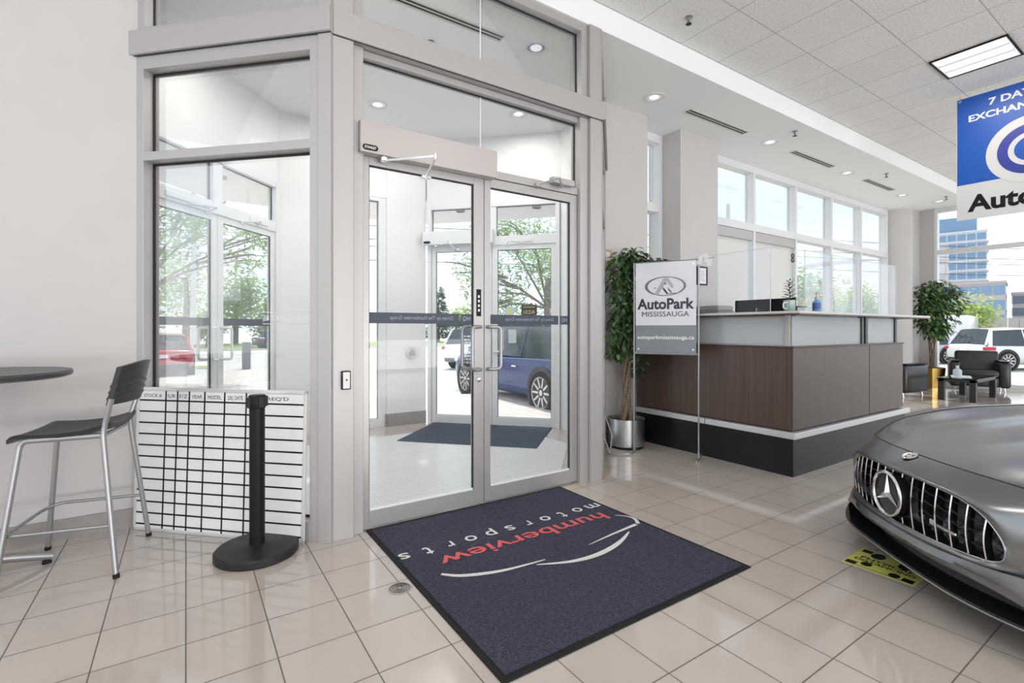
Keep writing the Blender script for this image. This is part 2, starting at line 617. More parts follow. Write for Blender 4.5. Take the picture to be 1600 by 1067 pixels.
w1, L1 = wall_thing('window_1', 'silver framed glazed screen and transoms around the inner double doors', 'window', (0.75, 3.2), (2.95, 3.2))
b = MB()
b.box(0.0, 0.125, -0.092, 0.10, 0, 3.105).box(0.0, 0.125, -0.085, 0.10, 3.265, SOF)
b.box(2.12, 2.245, -0.092, 0.10, 0, 3.105).box(2.12, 2.245, -0.085, 0.10, 3.265, SOF)
b.done('post', ALU, w1, bevel=0.002, seg=1)
b = MB()
b.box(0.125, 0.195, -0.06, 0.06, 0, 3.105).box(2.03, 2.12, -0.06, 0.06, 0, 3.105)
b.box(0.195, 2.03, -0.03, 0.05, 2.445, 2.505).box(0.195, 2.03, -0.03, 0.06, 3.06, 3.105)
b.box(0.125, 0.195, -0.052, 0.062, 3.265, SOF).box(2.05, 2.118, -0.052, 0.062, 3.265, SOF)
b.box(0.125, 2.12, -0.05, 0.06, 3.265, 3.30).box(0.125, 2.12, -0.05, 0.06, 3.84, SOF)
b.done('frame', ALU, w1, bevel=0.002, seg=1)
MB().box(0.0, 2.245, -0.105, 0.1, 3.108, 3.268).done('beam', ALU, w1, bevel=0.003, seg=1)
for s0, s1 in ((0.197, 1.102), (1.106, 2.03)):
    pane(w1, s0, s1, 2.505, 3.06)
    pane(w1, s0 - 0.002, s1 + 0.02, 3.30, 3.84)
gasket(w1, 0.195, 2.03, 2.505, 3.06)
MB().box(-0.001, 2.246, -0.0945, -0.091, 3.1035, 3.108).box(0.1235, 0.1262, -0.0615, -0.0595, 0, 3.105).box(2.1185, 2.1212, -0.0615, -0.0595, 0, 3.105).box(-0.001, 2.246, -0.0865, -0.084, 3.268, 3.2715).done('seam', DARK, w1)
gasket(w1, 0.195, 2.05, 3.30, 3.84)
MB().box(1.1015, 1.1065, 0.018, 0.028, 2.505, 3.06).box(1.1015, 1.1065, 0.018, 0.028, 3.30, 3.84).done('glass_joint', WFRAME, w1)

def side_screen(name, label, p, q):
    w, L = wall_thing(name, label, 'window', p, q)
    b = MB()
    b.box(0.0, 0.055, -0.02, 0.10, 0, 3.105).box(L - 0.145, L - 0.085, -0.02, 0.10, 0, 3.105)
    b.box(0.055, L - 0.145, -0.02, 0.10, 3.02, 3.105).box(0.055, L - 0.145, -0.02, 0.10, 2.415, 2.472).box(0.055, L - 0.145, -0.02, 0.10, 0, 0.12)
    b.box(0.0, 0.06, -0.015, 0.10, 3.262, SOF).box(L - 0.145, L - 0.085, -0.015, 0.10, 3.262, SOF)
    b.box(0.06, L - 0.145, -0.015, 0.10, 3.262, 3.30).box(0.06, L - 0.145, -0.015, 0.10, 3.84, SOF)
    b.done('frame', ALU, w, bevel=0.002, seg=1)
    MB().box(L - 0.085, L, -0.028, 0.10, 0, 3.105).box(L - 0.085, L, -0.028, 0.1, 3.265, SOF).done('post', ALU, w, bevel=0.002, seg=1)
    MB().box(-0.03, L + 0.005, -0.05, 0.1, 3.108, 3.266).done('beam', ALU, w, bevel=0.003, seg=1)
    MB().box(-0.03, L, -0.0305, -0.0275, 3.1035, 3.108).box(L - 0.0865, L - 0.0835, -0.0215, -0.0195, 0, 3.105).done('seam', DARK, w)
    for z0, z1 in ((0.12, 2.415), (2.472, 3.02), (3.30, 3.84)):
        pane(w, 0.055, L - 0.145, z0, z1, 0.06)
        gasket(w, 0.055, L - 0.145, z0, z1, 0.05, 0.012)
    return w, L
w2, L2 = side_screen('window_2', 'angled glazed side screen behind the ruled whiteboard', (-0.26, 4.10), (0.75, 3.108))
w3, L3 = side_screen('window_3', 'angled glazed side screen seen edge on beside the ficus in the steel pot', (2.995, 3.125), (3.965, 4.085))

# ------------------------------------------------------------------ doors
BAND = mat('navy_window_band', (0.045, 0.06, 0.085), 0.5)
BTXT = mat('band_lettering', (0.30, 0.33, 0.37), 0.5)
def d_handle(parent, s_att, s_bar, z0, z1, out, m):
    """D pull: from the stile, out of the door, over to the grip, down and back"""
    sg = -1 if out < 0 else 1
    pts = [(s_att, 0.02 * sg, z1), (s_att, out * 0.75, z1), (s_bar, out, z1), (s_bar, out, z0), (s_att, out * 0.75, z0), (s_att, 0.02 * sg, z0)]
    return MB().tube(fillet(pts, 0.035, 5), 0.0135, 10).done('pull_handle', m, parent, smooth=True)
def leaf(name, label, p, ang, s0, s1, sl, sr, hinge, frame_m, bot=0.118, gt=2.373, top=2.44, band=(1.342, 1.415), btxt=True, band_m=BAND):
    d = thing(name, label, 'door', (p[0] + math.cos(ang) * s0, p[1] + math.sin(ang) * s0, 0), ang, kind='structure')
    w = s1 - s0
    b = MB()
    b.box(0, sl, -0.024, 0.024, 0.012, top).box(w - sr, w, -0.024, 0.024, 0.012, top)
    b.box(sl, w - sr, -0.024, 0.024, 0.012, bot).box(sl, w - sr, -0.024, 0.024, gt, top)
    b.done('leaf_frame', frame_m, d, bevel=0.002, seg=1)
    MB().box(sl, w - sr, -0.004, 0.004, bot, gt).done('glass_pane', PGLASS, d)
    gasket(d, sl, w - sr, bot, gt, -0.012, 0.006)
    MB().box(sl + 0.006, w - sr - 0.006, -0.018, -0.012, bot, bot + 0.014).done('glazing_bead', WFRAME, d)
    if band:
        b0, b1 = sl, w - sr
        z0, z1 = band
        bb = MB().box(b0, b1 - 0.115, -0.0065, -0.0045, z0, z1)
        bb.box(b1 - 0.095, b1, -0.0065, -0.0045, z0, z1)
        bd = bb.done('window_band', band_m, d)
        if btxt:
            zc = (z0 + z1) / 2
            text('HQ', BTXT, bd, frame((b1 - 0.052, -0.0072, zc), (-1, 0, 0), (0, 0, 1)), height=0.036, bold=0.015)
            text('Driven by The Humberview Group', BTXT, bd, frame((b0 + 0.14 + 0.24, -0.0072, zc), (-1, 0, 0), (0, 0, 1)), width=0.47, height=0.036)
    hs = w - sr * 0.5 if hinge == 'L' else sl * 0.5
    gs = hs - 0.085 if hinge == 'L' else hs + 0.085
    d_handle(d, hs, gs, 1.005, 1.32, -0.08, STEELM if frame_m is ALUD else WFRAME)
    d_handle(d, hs, gs, 1.005, 1.32, 0.08, STEELM if frame_m is ALUD else WFRAME)
    return d
DL = leaf('door_1', 'inner glass door leaf under the long operator box, nearer the whiteboard', (0, 3.2), 0, 0.945, 1.857, 0.049, 0.085, 'L', ALUD)
DR = leaf('door_2', 'inner glass door leaf beside the ficus side, with the small overhead closer', (0, 3.2), 0, 1.862, 2.776, 0.054, 0.076, 'R', ALUD)
# lock, exit-device decal on the meeting stile
MB().lathe([(0, 0), (0.017, 0), (0.017, 0.012), (0.012, 0.016), (0, 0.016)], 20, M=frame((0.868, -0.024, 0.93), (1, 0, 0), (0, 0, 1))).done('lock_cylinder', CHROME, DL, smooth=True)
dec = MB().box(0.848, 0.888, -0.0258, -0.0245, 1.40, 1.60).done('stile_decal', BLACK, DL)
bb = MB()
for k in range(4):
    bb.box(0.861, 0.876, -0.0264, -0.0258, 1.435 + k * 0.034, 1.435 + k * 0.034 + 0.018)
bb.done('arrow_marks', PAPER, dec)

def outer_doors(nm, lb, p, q, d_names, d_labels):
    w, L = wall_thing(nm, lb, 'window', p, q)
    b = MB()
    b.box(0, 0.05, -0.05, 0.06, 0, 3.02).box(L - 0.05, L, -0.05, 0.06, 0, 3.02)
    b.box(0.05, L - 0.05, -0.04, 0.06, 2.96, 3.02).box(0.05, L - 0.05, -0.04, 0.06, 2.44, 2.56)
    b.box(L / 2 - 0.06, L / 2 + 0.06, -0.03, 0.05, 2.56, 2.96)
    b.done('frame', WFRAME, w, bevel=0.002, seg=1)
    for s0, s1 in ((0.05, L / 2 - 0.06), (L / 2 + 0.06, L - 0.05)):
        pane(w, s0, s1, 2.56, 2.96)
        gasket(w, s0, s1, 2.56, 2.96, 0.012, 0.006)
    a = math.atan2(q[1] - p[1], q[0] - p[0])
    A = leaf(d_names[0], d_labels[0], p, a, 0.055, L / 2 - 0.003, 0.06, 0.075, 'L', WFRAME, btxt=False)
    B = leaf(d_names[1], d_labels[1], p, a, L / 2 + 0.003, L - 0.055, 0.075, 0.06, 'R', WFRAME, btxt=False)
    return w, L, A, B
w4, L4, D3, D4 = outer_doors('window_4', 'white framed transoms over the outer doors that face the red car', D1P, D1Q, ('door_3', 'door_4'),
    ('outer glass door leaf looking out at the red car', 'outer glass door leaf looking out at the grey bollard'))
w5, L5, D5, D6 = outer_doors('window_5', 'white framed transoms over the outer doors that face the dark blue car', D2P, D2Q, ('door_5', 'door_6'),
    ('outer glass door leaf beside the accessibility push plate', 'outer glass door leaf with the gold lettered black sticker'))
for d in (D3, D4):      # paler stile labels on the doors toward the street
    MB().box(0.06, 0.10, -0.0262, -0.0246, 1.42, 1.60).done('stile_decal', DARK, d) if d is D3 else None
# sticker on the outer leaf
UC = MB().box(0.40, 0.61, -0.0075, -0.0045, 1.49, 1.63).done('window_sticker', BLACK, D6)
GOLD = mat('gold_ink', (0.62, 0.45, 0.14), 0.4)
tag(UC, 'black sticker with gold letters UCDA')
text('UCDA', GOLD, UC, frame((0.505, -0.0082, 1.535), (1, 0, 0), (0, 0, 1)), width=0.155, height=0.05, bold=0.012)
MB().box(0.425, 0.585, -0.0082, -0.0075, 1.592, 1.598).box(0.425, 0.585, -0.0082, -0.0075, 1.608, 1.612).done('sticker_line', GOLD, UC)
sk = MB().lathe([(0, 0), (0.07, 0), (0.07, 0.002), (0, 0.002)], 28, M=frame((0.24, -0.0045, 1.545), (1, 0, 0), (0, 0, 1))).done('round_sticker', mat('pale_blue_vinyl', (0.45, 0.62, 0.75), 0.5), D6)
MB().lathe([(0, 0.002), (0.04, 0.002), (0.04, 0.003), (0, 0.003)], 28, M=frame((0.24, -0.0045, 1.545), (1, 0, 0), (0, 0, 1))).done('sticker_centre', mat('yellow_vinyl', (0.75, 0.62, 0.15), 0.5), sk)
pp = MB().box(0.22, 0.33, -0.0075, -0.0045, 1.12, 1.30).done('paper_notice', frosted('notice_vinyl', (0.75, 0.8, 0.82), 0.4, 0.5), D6)
hb = MB()
rngd = random.Random(5)
for k in range(9):
    zz = 1.20 - k * 0.045
    x = 0.44
    while x < 0.78:
        ww = rngd.uniform(0.02, 0.06)
        hb.box(x, min(x + ww, 0.79), -0.0072, -0.0052, zz, zz + 0.018)
        x += ww + 0.018
hb.done('opening_hours_lettering', PAPER, D5)
# lettering on the vestibule side of the return glass: reads from outside
text('SERVICE', PAPER, w2, frame((1.06, 0.068, 1.375), (-1, 0, 0), (0, 0, 1)), width=0.36, height=0.032, bold=0.01)
MB().box(0.88, 1.24, 0.066, 0.0675, 1.335, 1.340).box(0.88, 1.24, 0.066, 0.0675, 1.41, 1.414).done('lettering_rule', PAPER, w2)

# narrow vestibule window at the back
w6, L6 = wall_thing('window_6', 'narrow tall window at the back of the vestibule', 'window', (1.47, 6.45), (2.24, 6.45))
b = MB()
for z0, z1 in ((0.0, 3.06), (3.33, SOF)):
    b.box(0, 0.06, -0.03, 0.08, z0, z1).box(L6 - 0.10, L6, -0.03, 0.08, z0, z1).box(0.06, L6 - 0.10, -0.03, 0.08, z1 - 0.05, z1).box(0.06, L6 - 0.10, -0.03, 0.08, z0, z0 + 0.11)
b.done('frame', WFRAME, w6, bevel=0.002, seg=1)
pane(w6, 0.06, L6 - 0.10, 0.11, 3.01); pane(w6, 0.06, L6 - 0.10, 3.44, SOF - 0.05)
gasket(w6, 0.06, L6 - 0.10, 0.11, 3.01, 0.015, 0.006)

# reception windows, one per bay
def bay(n, x0, x1, label, last=False, y=4.39):
    w = thing('window_%d' % n, label, 'window', (x0, y, 0), 0, kind='structure')
    W_ = x1 - x0
    b = MB()
    b.box(W_ - 0.06, W_, 0, 0.15, 0.55, SOF)
    if n == 7 or n == 8: b.box(0, 0.05, 0, 0.15, 0.55, SOF)
    b.box(0, W_ - 0.06, 0, 0.15, 2.87, 2.985).box(0, W_ - 0.06, 0, 0.15, 3.80, SOF).box(0, W_ - 0.06, 0, 0.15, 0.55, 0.63)
    b.done('frame', WFRAME, w, bevel=0.003, seg=1)
    pane(w, 0.0, W_ - 0.06, 2.985, 3.80, 0.11); pane(w, 0.0, W_ - 0.06, 0.63, 2.87, 0.11)
    return w
bay(7, 4.703, 5.351, 'narrow window slit between the two off white piers')
xs = [6.159, 7.605, 8.905, 10.225, 11.51, 12.80]
bl = ['reception window with a drawn shade, beside the certificate pier', 'reception window with a drawn shade and bead chain', 'clear reception window behind the blue pump bottle',
      'clear reception window, second from the round column', 'clear reception window against the round column']
for i in range(5):
    bay(8 + i, xs[i], xs[i + 1], bl[i])
# street window
ys = [4.22, 2.3, 0.4, -1.6, -3.6, -5.6, -7.5]
for i in range(6):
    w = thing('window_%d' % (13 + i), 'street window bay %s' % ('beside the two seat sofa' if i == 0 else 'beyond the hanging banner' if i == 1 else 'of the showroom front out of view'), 'window', (15.0, ys[i], 0), -PI / 2, kind='structure')
    W_ = ys[i] - ys[i + 1]
    b = MB()
    b.box(0, 0.06, 0, 0.15, 0, 4.2).box(0.06, W_, 0, 0.15, 3.10, 3.20).box(0.06, W_, 0, 0.15, 4.1, 4.2).box(0.06, W_, 0, 0.15, 0, 0.10)
    b.done('frame', WFRAME, w, bevel=0.003, seg=1)
    pane(w, 0.06, W_, 0.10, 3.10, 0.1); pane(w, 0.06, W_, 3.20, 4.1, 0.1)

# ------------------------------------------------------------------ roller shades
SHADE = frosted('shade_cloth', (0.80, 0.79, 0.77), 0.03, 0.5)
for x0, x1, lb in ((6.16, 7.54, 'drawn pale roller shade next to the certificate pier'), (7.61, 8.84, 'drawn pale roller shade with the bead chain, behind the potted sprig')):
    t = thing('roller_shade', lb, 'window shade', (x0, 4.43, 0.65), group=None)
    W_ = x1 - x0
    MB().box(0.01, W_ - 0.01, -0.035, 0.035, 2.07, 2.215).done('valance', mat('shade_valance', (0.50, 0.49, 0.48), 0.6), t, bevel=0.005)
    MB().box(0.03, W_ - 0.09, 0.0, 0.002, 0.02, 2.1).done('shade_cloth', SHADE, t)
    MB().box(0.03, W_ - 0.09, -0.008, 0.010, 0.0, 0.025).done('hem_bar', WFRAME, t)
    if x0 > 7:
        b = MB().tube([(W_ - 0.06, -0.02, 2.1), (W_ - 0.06, -0.02, 0.1)], 0.004, 6)
        b.tube([(W_ - 0.035, -0.02, 2.1), (W_ - 0.035, -0.02, 0.1)], 0.004, 6)
        b.done('bead_chain', STEELM, t)
        b = MB()
        for dz in (0, 0.075):
            b.tube([(W_ - 0.047 + 0.035 * math.cos(k * PI / 6), -0.02, 1.86 + dz + 0.035 * math.sin(k * PI / 6)) for k in range(12)], 0.010, 6, closed=True)
        b.done('chain_clip', BLACK, t, smooth=True)

# canopy outside over the doors
struct(MB().prism([(-0.42, 5.25), (-2.0, 5.25), (-2.0, 5.6), (0.3, 8.15), (3.4, 8.15), (5.7, 5.6), (5.7, 5.25), (4.13, 5.25), (2.92, 6.56), (0.79, 6.56)], 3.15, 3.6).done('ceiling_canopy', SOFF), 'white canopy soffit over the outer doors', 'canopy')
CANL = [(-0.55, 6.0), (0.35, 6.9), (1.9, 7.3), (3.55, 6.8), (4.4, 5.95)]
for i, (x, y) in enumerate(CANL):
    t = thing('canopy_downlight', ['round canopy downlight furthest over the red car side', 'round canopy downlight over the doors facing the bollard', 'round canopy downlight beyond the narrow vestibule window',
               'round canopy downlight over the leaf beside the push plate', 'round canopy downlight over the leaf with the gold lettered sticker'][i], 'ceiling light', (x, y, 3.13))
    MB().lathe([(0.05, 0.0), (0.07, 0.0), (0.07, 0.02), (0.05, 0.02), (0.05, 0)], 24).done('trim_ring', STEELM, t, smooth=True)
    MB().lathe([(0, 0.008), (0.05, 0.008)], 24).done('lens', mat('dark_lens', (0.12, 0.12, 0.12), 0.3), t)

# ------------------------------------------------------------------ ceiling fittings
GLOW = mat('tube_glow', (1, 1, 1), 0.5, emit=(1.0, 0.98, 0.95), estr=2.5)
DIFF = mat('diffuser_glow', (0.8, 0.8, 0.8), 0.5, emit=(1.0, 0.985, 0.965), estr=0.55)
GLOW2 = mat('lamp_glow', (1, 1, 1), 0.5, emit=(1.0, 0.96, 0.9), estr=0.55)
def troffer(x, y, label, power):
    t = thing('ceiling_troffer', label, 'ceiling light', (x, y, CEI - 0.004), group='recessed ceiling troffers')
    b = MB()
    for x0, x1, y0, y1 in ((-0.29, 0.29, -0.30, -0.285), (-0.29, 0.29, 0.285, 0.30), (-0.30, -0.285, -0.3, 0.3), (0.285, 0.30, -0.3, 0.3)):
        b.box(x0, x1, y0, y1, -0.012, 0.004)
    b.done('frame', BLACK, t)
    MB().box(-0.285, 0.285, -0.285, 0.285, -0.004, 0.002).done('diffuser', DIFF, t)
    for k in (-0.19, 0.0, 0.19):
        MB().box(k - 0.05, k + 0.05, -0.265, 0.265, -0.0055, -0.004).done('tube', GLOW, t)
    b = MB()
    for k in (-0.1, 0.1):
        b.box(k - 0.008, k + 0.008, -0.27, 0.27, -0.013, -0.004)
    b.done('louvre_bar', WHITE, t)
    d = bpy.data.lights.new('troffer_light', 'AREA')
    d.shape = 'SQUARE'
    d.size = 0.56
    d.energy = power
    d.color = (1.0, 0.97, 0.94)
    o = bpy.data.objects.new('troffer_light', d)
    COL.objects.link(o)
    o.parent = t
    o.location = (0, 0, -0.03)
    return t
TP = 15
troffer(6.845, 1.585, 'square recessed ceiling light above the hanging banner', TP)
for i, (x, y) in enumerate(((0.135, 1.28), (0.135, -1.77), (3.185, -0.55), (3.185, -3.6), (6.845, -1.465), (9.9, -1.465), (12.34, 0.975), (-2.305, 0.365), (0.135, -4.8))):
    troffer(x, y, 'square recessed ceiling light out of view, over ' + ['the tiles by the stanchion', 'the middle of the showroom', 'the nose of the grey sports car', 'the far aisle', 'the cabin of the grey sports car',
            'the aisle by the street glass', 'the glass coffee table', 'the corner past the bar table', 'the back of the showroom'][i], TP)

def downlight(x, y, label, z=SOF, power=0):
    t = thing('downlight', label, 'ceiling light', (x, y, z - 0.006))
    MB().lathe([(0.085, 0.004), (0.085, 0.0), (0.115, 0.0), (0.115, 0.006)], 32).done('trim_ring', WHITE, t, smooth=True)
    MB().lathe([(0.085, 0.004), (0.075, 0.0045), (0.055, 0.005)], 32).done('reflector', CHROME, t, smooth=True)
    MB().lathe([(0, 0.003), (0.055, 0.003)], 24).done('lamp', GLOW2, t)
    if not power:
        return t
    d = bpy.data.lights.new('fill_downlight_lamp', 'AREA')
    d.shape = 'DISK'
    d.size = 0.11
    d.energy = power
    d.color = (1.0, 0.97, 0.93)
    o = bpy.data.objects.new('fill_downlight_lamp', d)
    COL.objects.link(o)
    o.parent = t
    o.location = (0, 0, -0.02)
    return t
for x, y, lb in ((1.0, 3.66, 'unseen fill downlight added in the vestibule on the whiteboard side'), (0.35, 4.9, 'unseen fill downlight added in the vestibule by the doors facing the red car'), (1.85, 5.6, 'unseen fill downlight added in the vestibule before the narrow window'),
                 (3.35, 4.9, 'unseen fill downlight added in the vestibule by the doors facing the dark blue car'), (1.85, 4.4, 'unseen fill downlight added in the middle of the vestibule ceiling')):
    downlight(x, y, lb, power=13)  # out-of-sight lamps added to make the vestibule brighter
for (x, y, lb) in ((2.70, 3.66, 'round downlight inside the vestibule glass above the inner doors'), (4.377, 3.706, 'round chrome downlight over the ficus in the steel pot'), (6.764, 3.70, 'round chrome downlight above the reception desk corner'),
                   (9.161, 3.713, 'round chrome downlight over the clear reception windows'), (11.578, 3.74, 'round chrome downlight nearest the round column'), (12.75, 3.5, 'round downlight at the far end of the soffit')):
    downlight(x, y, lb)
def vent(x, y, L, label):
    t = thing('linear_vent', label, 'air vent', (x, y, SOF - 0.008))
    b = MB().box(0, L, -0.055, -0.035, 0, 0.008).box(0, L, -0.006, 0.006, 0, 0.008).box(0, L, 0.035, 0.055, 0, 0.008).box(-0.012, 0, -0.055, 0.055, 0, 0.008).box(L, L + 0.012, -0.055, 0.055, 0, 0.008)
    b.done('frame', mat('vent_trim', (0.62, 0.60, 0.56), 0.4), t)
    MB().box(0, L, -0.035, -0.006, 0.004, 0.0075).box(0, L, 0.006, 0.035, 0.004, 0.0075).done('slot', BLACK, t)
for x, L, lb in ((4.967, 1.2, 'linear ceiling vent in front of the piers'), (7.394, 1.21, 'linear ceiling vent above the shaded reception windows'), (9.829, 1.15, 'linear ceiling vent nearest the round column'), (1.15, 1.2, 'linear ceiling vent inside the vestibule glass')):
    vent(x, 3.705, L, lb)
def sprinkler(x, y, z, label):
    t = thing('sprinkler', label, 'sprinkler head', (x, y, z))
    MB().lathe([(0.035, 0), (0.035, -0.006), (0.012, -0.01), (0.012, -0.035), (0.006, -0.04), (0, -0.04)], 20).done('escutcheon', STEELM, t, smooth=True)
    b = MB().lathe([(0, -0.062), (0.026, -0.060), (0.026, -0.064), (0, -0.066)], 16)
    b.tube([(0.012, 0, -0.03), (0.016, 0, -0.05), (0.004, 0, -0.062)], 0.003, 6).tube([(-0.012, 0, -0.03), (-0.016, 0, -0.05), (-0.004, 0, -0.062)], 0.003, 6)
    b.done('deflector', DARK, t)
for x, y, z, lb in ((3.795, 2.819, CEI, 'sprinkler head in the acoustic tiles'), (6.666, 3.316, SOF, 'sprinkler head in the soffit above the reception desk'), (9.741, 3.367, SOF, 'sprinkler head in the soffit past the second linear vent'),
                    (1.846, 4.108, SOF, 'sprinkler head inside the vestibule'), (12.4, 3.3, SOF, 'sprinkler head in the soffit nearest the street window')):
    sprinkler(x, y, z, lb)
# ================================================================== THINGS INSIDE
rng = random.Random(11)
# ---- door operators
OPM = mat('operator_cover', (0.48, 0.44, 0.42), 0.38, 0.3)
def operator(loc, rz, L, label, z0, z1, depth, word, m, arm_at, tag_w=0.10, group=None):
    t = thing('door_operator', label, 'door opener', (loc[0], loc[1], z0), rz)
    h = z1 - z0
    b = MB().box(0, L, -depth, 0, 0, h)
    b.done('cover', m, t, bevel=0.003)
    MB().box(-0.003, 0.0, -depth + 0.004, -0.004, 0.004, h - 0.004).done('end_cap', STEELM, t)
    pl = MB()
    n = 10
    poly = []
    for cx, a0 in ((tag_w - 0.018, -90), (0.018, 90)):
        for k in range(n + 1):
            a = math.radians(a0 + 180 * k / n)
            poly.append((cx + 0.018 * math.cos(a), 0.018 * math.sin(a)))
    pl.prism(poly, 0, 0.002, frame((0.012, -depth - 0.002 + 0.002, 0.032), (1, 0, 0), (0, 0, 1)))
    pt = pl.done('name_plate', BLACK, t)
    if word:
        text(word, PAPER, pt, frame((0.012 + tag_w / 2, -depth - 0.0025, 0.032), (1, 0, 0), (0, 0, 1)), width=tag_w - 0.024, height=0.017, bold=0.015)
    ax = arm_at
    hub = MB().lathe([(0, 0), (0.022, 0), (0.026, 0.01), (0.026, 0.025), (0, 0.03)], 20, c=(ax, -depth * 0.6, -0.03))
    hub.done('arm_hub', CHROME, t, smooth=True)
    elbow = (ax + 0.26, -depth - 0.20, -0.012)
    arm = MB().loft([[(ax - 0.0, -depth * 0.6 - 0.012, -0.03), (ax, -depth * 0.6 + 0.012, -0.03), (ax, -depth * 0.6 + 0.012, -0.018), (ax, -depth * 0.6 - 0.012, -0.018)],
                     [(elbow[0], elbow[1] - 0.008, -0.016), (elbow[0], elbow[1] + 0.008, -0.016), (elbow[0], elbow[1] + 0.008, -0.008), (elbow[0], elbow[1] - 0.008, -0.008)]], True, True, True)
    arm.done('main_arm', CHROME, t)
    MB().lathe([(0, -0.02), (0.013, -0.02), (0.013, 0.014), (0, 0.018)], 16, c=elbow).done('elbow_pin', CHROME, t, smooth=True)
    shoe = (ax + 0.30, -0.03 if rz == 0 else -0.03, -0.075)
    MB().tube([(elbow[0], elbow[1], -0.012), (shoe[0], shoe[1] - 0.012, shoe[2])], 0.008, 10).done('forearm', CHROME, t, smooth=True)
    MB().box(shoe[0] - 0.035, shoe[0] + 0.035, shoe[1] - 0.012, 0.0, shoe[2] - 0.012, shoe[2] + 0.008).done('door_shoe', CHROME, t, bevel=0.004)
    return t
operator((0.915, 3.17), 0, 1.01, 'long silver powered door opener across the inner doors, with a black name plate', 2.425, 2.625, 0.075, 'STANLEY', OPM, 0.16)
a5 = math.atan2(D2Q[1] - D2P[1], D2Q[0] - D2P[0])
operator((D2P[0] - 0.06, D2P[1] - 0.01), a5, 0.99, 'long pale powered door opener across the outer doors seen through the glass', 2.46, 2.64, 0.09, None, WFRAME, 0.18)
a4 = math.atan2(D1Q[1] - D1P[1], D1Q[0] - D1P[0])
def closer(p, ang, s, label, z, m, L=0.23, flip=1):
    t = thing('door_closer', label, 'door closer', (p[0] + math.cos(ang) * s, p[1] + math.sin(ang) * s, z), ang)
    MB().rbox(0, L, -0.055, 0, 0, 0.05, 0.006, 2).done('body', m, t)
    e = (L * 0.5 - 0.17 * flip, -0.20, -0.012)
    MB().tube([(L * 0.5, -0.03, -0.01), e], [0.011, 0.008], 8).done('main_arm', m, t)
    MB().tube([e, (L * 0.5 - 0.24 * flip, -0.035, -0.03)], 0.007, 8).done('forearm', m, t)
    MB().box(L * 0.5 - 0.24 * flip - 0.03, L * 0.5 - 0.24 * flip + 0.03, -0.04, 0.0, -0.05, -0.025).done('door_shoe', m, t)
    return t
closer((0, 3.17), 0, 2.47, 'small silver overhead closer on the inner leaf beside the ficus side', 2.49, ALU)
closer(D2P, a5, 1.25, 'small pale overhead closer on the outer leaf with the gold lettered sticker', 2.47, WFRAME)
closer(D1P, a4, 0.30, 'pale overhead closer on the outer leaf facing the red car', 2.47, WFRAME, 0.5, -1)
closer(D1P, a4, 1.35, 'pale overhead closer on the outer leaf facing the bollard', 2.47, WFRAME, 0.3, 1)

# ---- wall devices
t = thing('door_sensor', 'small black and silver door button on the silver post beside the mat', 'push button', (0.785, 3.105, 0.93))
MB().rbox(-0.003, 0.052, -0.02, 0.003, 0, 0.115, 0.004, 2).done('housing', BLACK, t)
MB().box(0.003, 0.046, -0.0225, -0.02, 0.006, 0.109).done('face_plate', STEELM, t, bevel=0.001)
MB().lathe([(0, 0), (0.006, 0), (0.006, 0.002), (0, 0.002)], 16, M=frame((0.025, -0.0225, 0.06), (1, 0, 0), (0, 0, 1))).done('indicator', DARK, t)
t.location.x = 0.80
pl = thing('push_plate', 'round steel accessibility push plate on the white vestibule pillar', 'push button', (2.585, 6.40, 0.985))
fm = frame((0, 0, 0), (1, 0, 0), (0, 0, 1))
MB().lathe([(0, 0.0), (0.085, 0.0), (0.088, 0.03), (0.08, 0.045), (0, 0.05)], 36, M=fm).done('plate', mat('satin_plate', (0.58, 0.58, 0.57), 0.4, 0.2), pl, smooth=True)
b = MB()
f2 = frame((0, -0.051, 0), (1, 0, 0), (0, 0, 1))
b.lathe([(0, 0), (0.008, 0), (0.008, 0.002), (0, 0.002)], 14, M=frame((-0.006, -0.051, 0.042), (1, 0, 0), (0, 0, 1)))
def P2(pts, r=0.0045): b.tube([(x, -0.052, z) for x, z in pts], r, 6)
P2([(-0.006, 0.03), (-0.004, 0.0), (0.018, 0.0), (0.03, -0.03)])
P2([(-0.005, 0.018), (0.016, 0.018)])
P2([(-0.012 + 0.028 * math.cos(math.radians(a)), -0.016 + 0.028 * math.sin(math.radians(a))) for a in range(110, 345, 15)])
b.done('wheelchair_symbol', BLACK, pl)

# ---- bar table (its edge)
bt = thing('bar_table', 'round dark topped bar height table cut by the frame edge', 'table', (-0.95, 3.60, 0))
MB().lathe([(0, 1.045), (0.40, 1.045), (0.425, 1.055), (0.43, 1.07), (0.425, 1.082), (0, 1.083)], 56).done('table_top', mat('dark_laminate', (0.045, 0.045, 0.05), 0.35), bt, smooth=True)
MB().cyl((0, 0, 0.05), (0, 0, 1.046), 0.035).done('column', STEELM, bt, smooth=True)
for k in range(4):
    a = math.radians(20 + 90 * k)
    f = MB().tube(spline([(0.02 * math.cos(a), 0.02 * math.sin(a), 0.10), (0.15 * math.cos(a), 0.15 * math.sin(a), 0.09), (0.28 * math.cos(a), 0.28 * math.sin(a), 0.055), (0.345 * math.cos(a), 0.345 * math.sin(a), 0.035)], 4), [0.024] * 13, 10).done('foot', STEELM, bt, smooth=True)
    MB().lathe([(0, 0), (0.022, 0), (0.018, 0.03), (0, 0.03)], 14, c=(0.325 * math.cos(a), 0.325 * math.sin(a), 0)).done('glide', RUBBER, f, smooth=True)

# ---- bar stool: faces -X
bs = thing('bar_stool', 'black moulded bar stool with silver tube legs and ribbed back', 'bar stool', (-0.49, 3.615, 0), math.radians(-11))
SQ = Matrix.Diagonal((0.86, 1, 1, 1))
SEATM = mat('black_moulded_plastic', (0.015, 0.015, 0.016), 0.42, noise_amt=0.1, noise_scale=300)
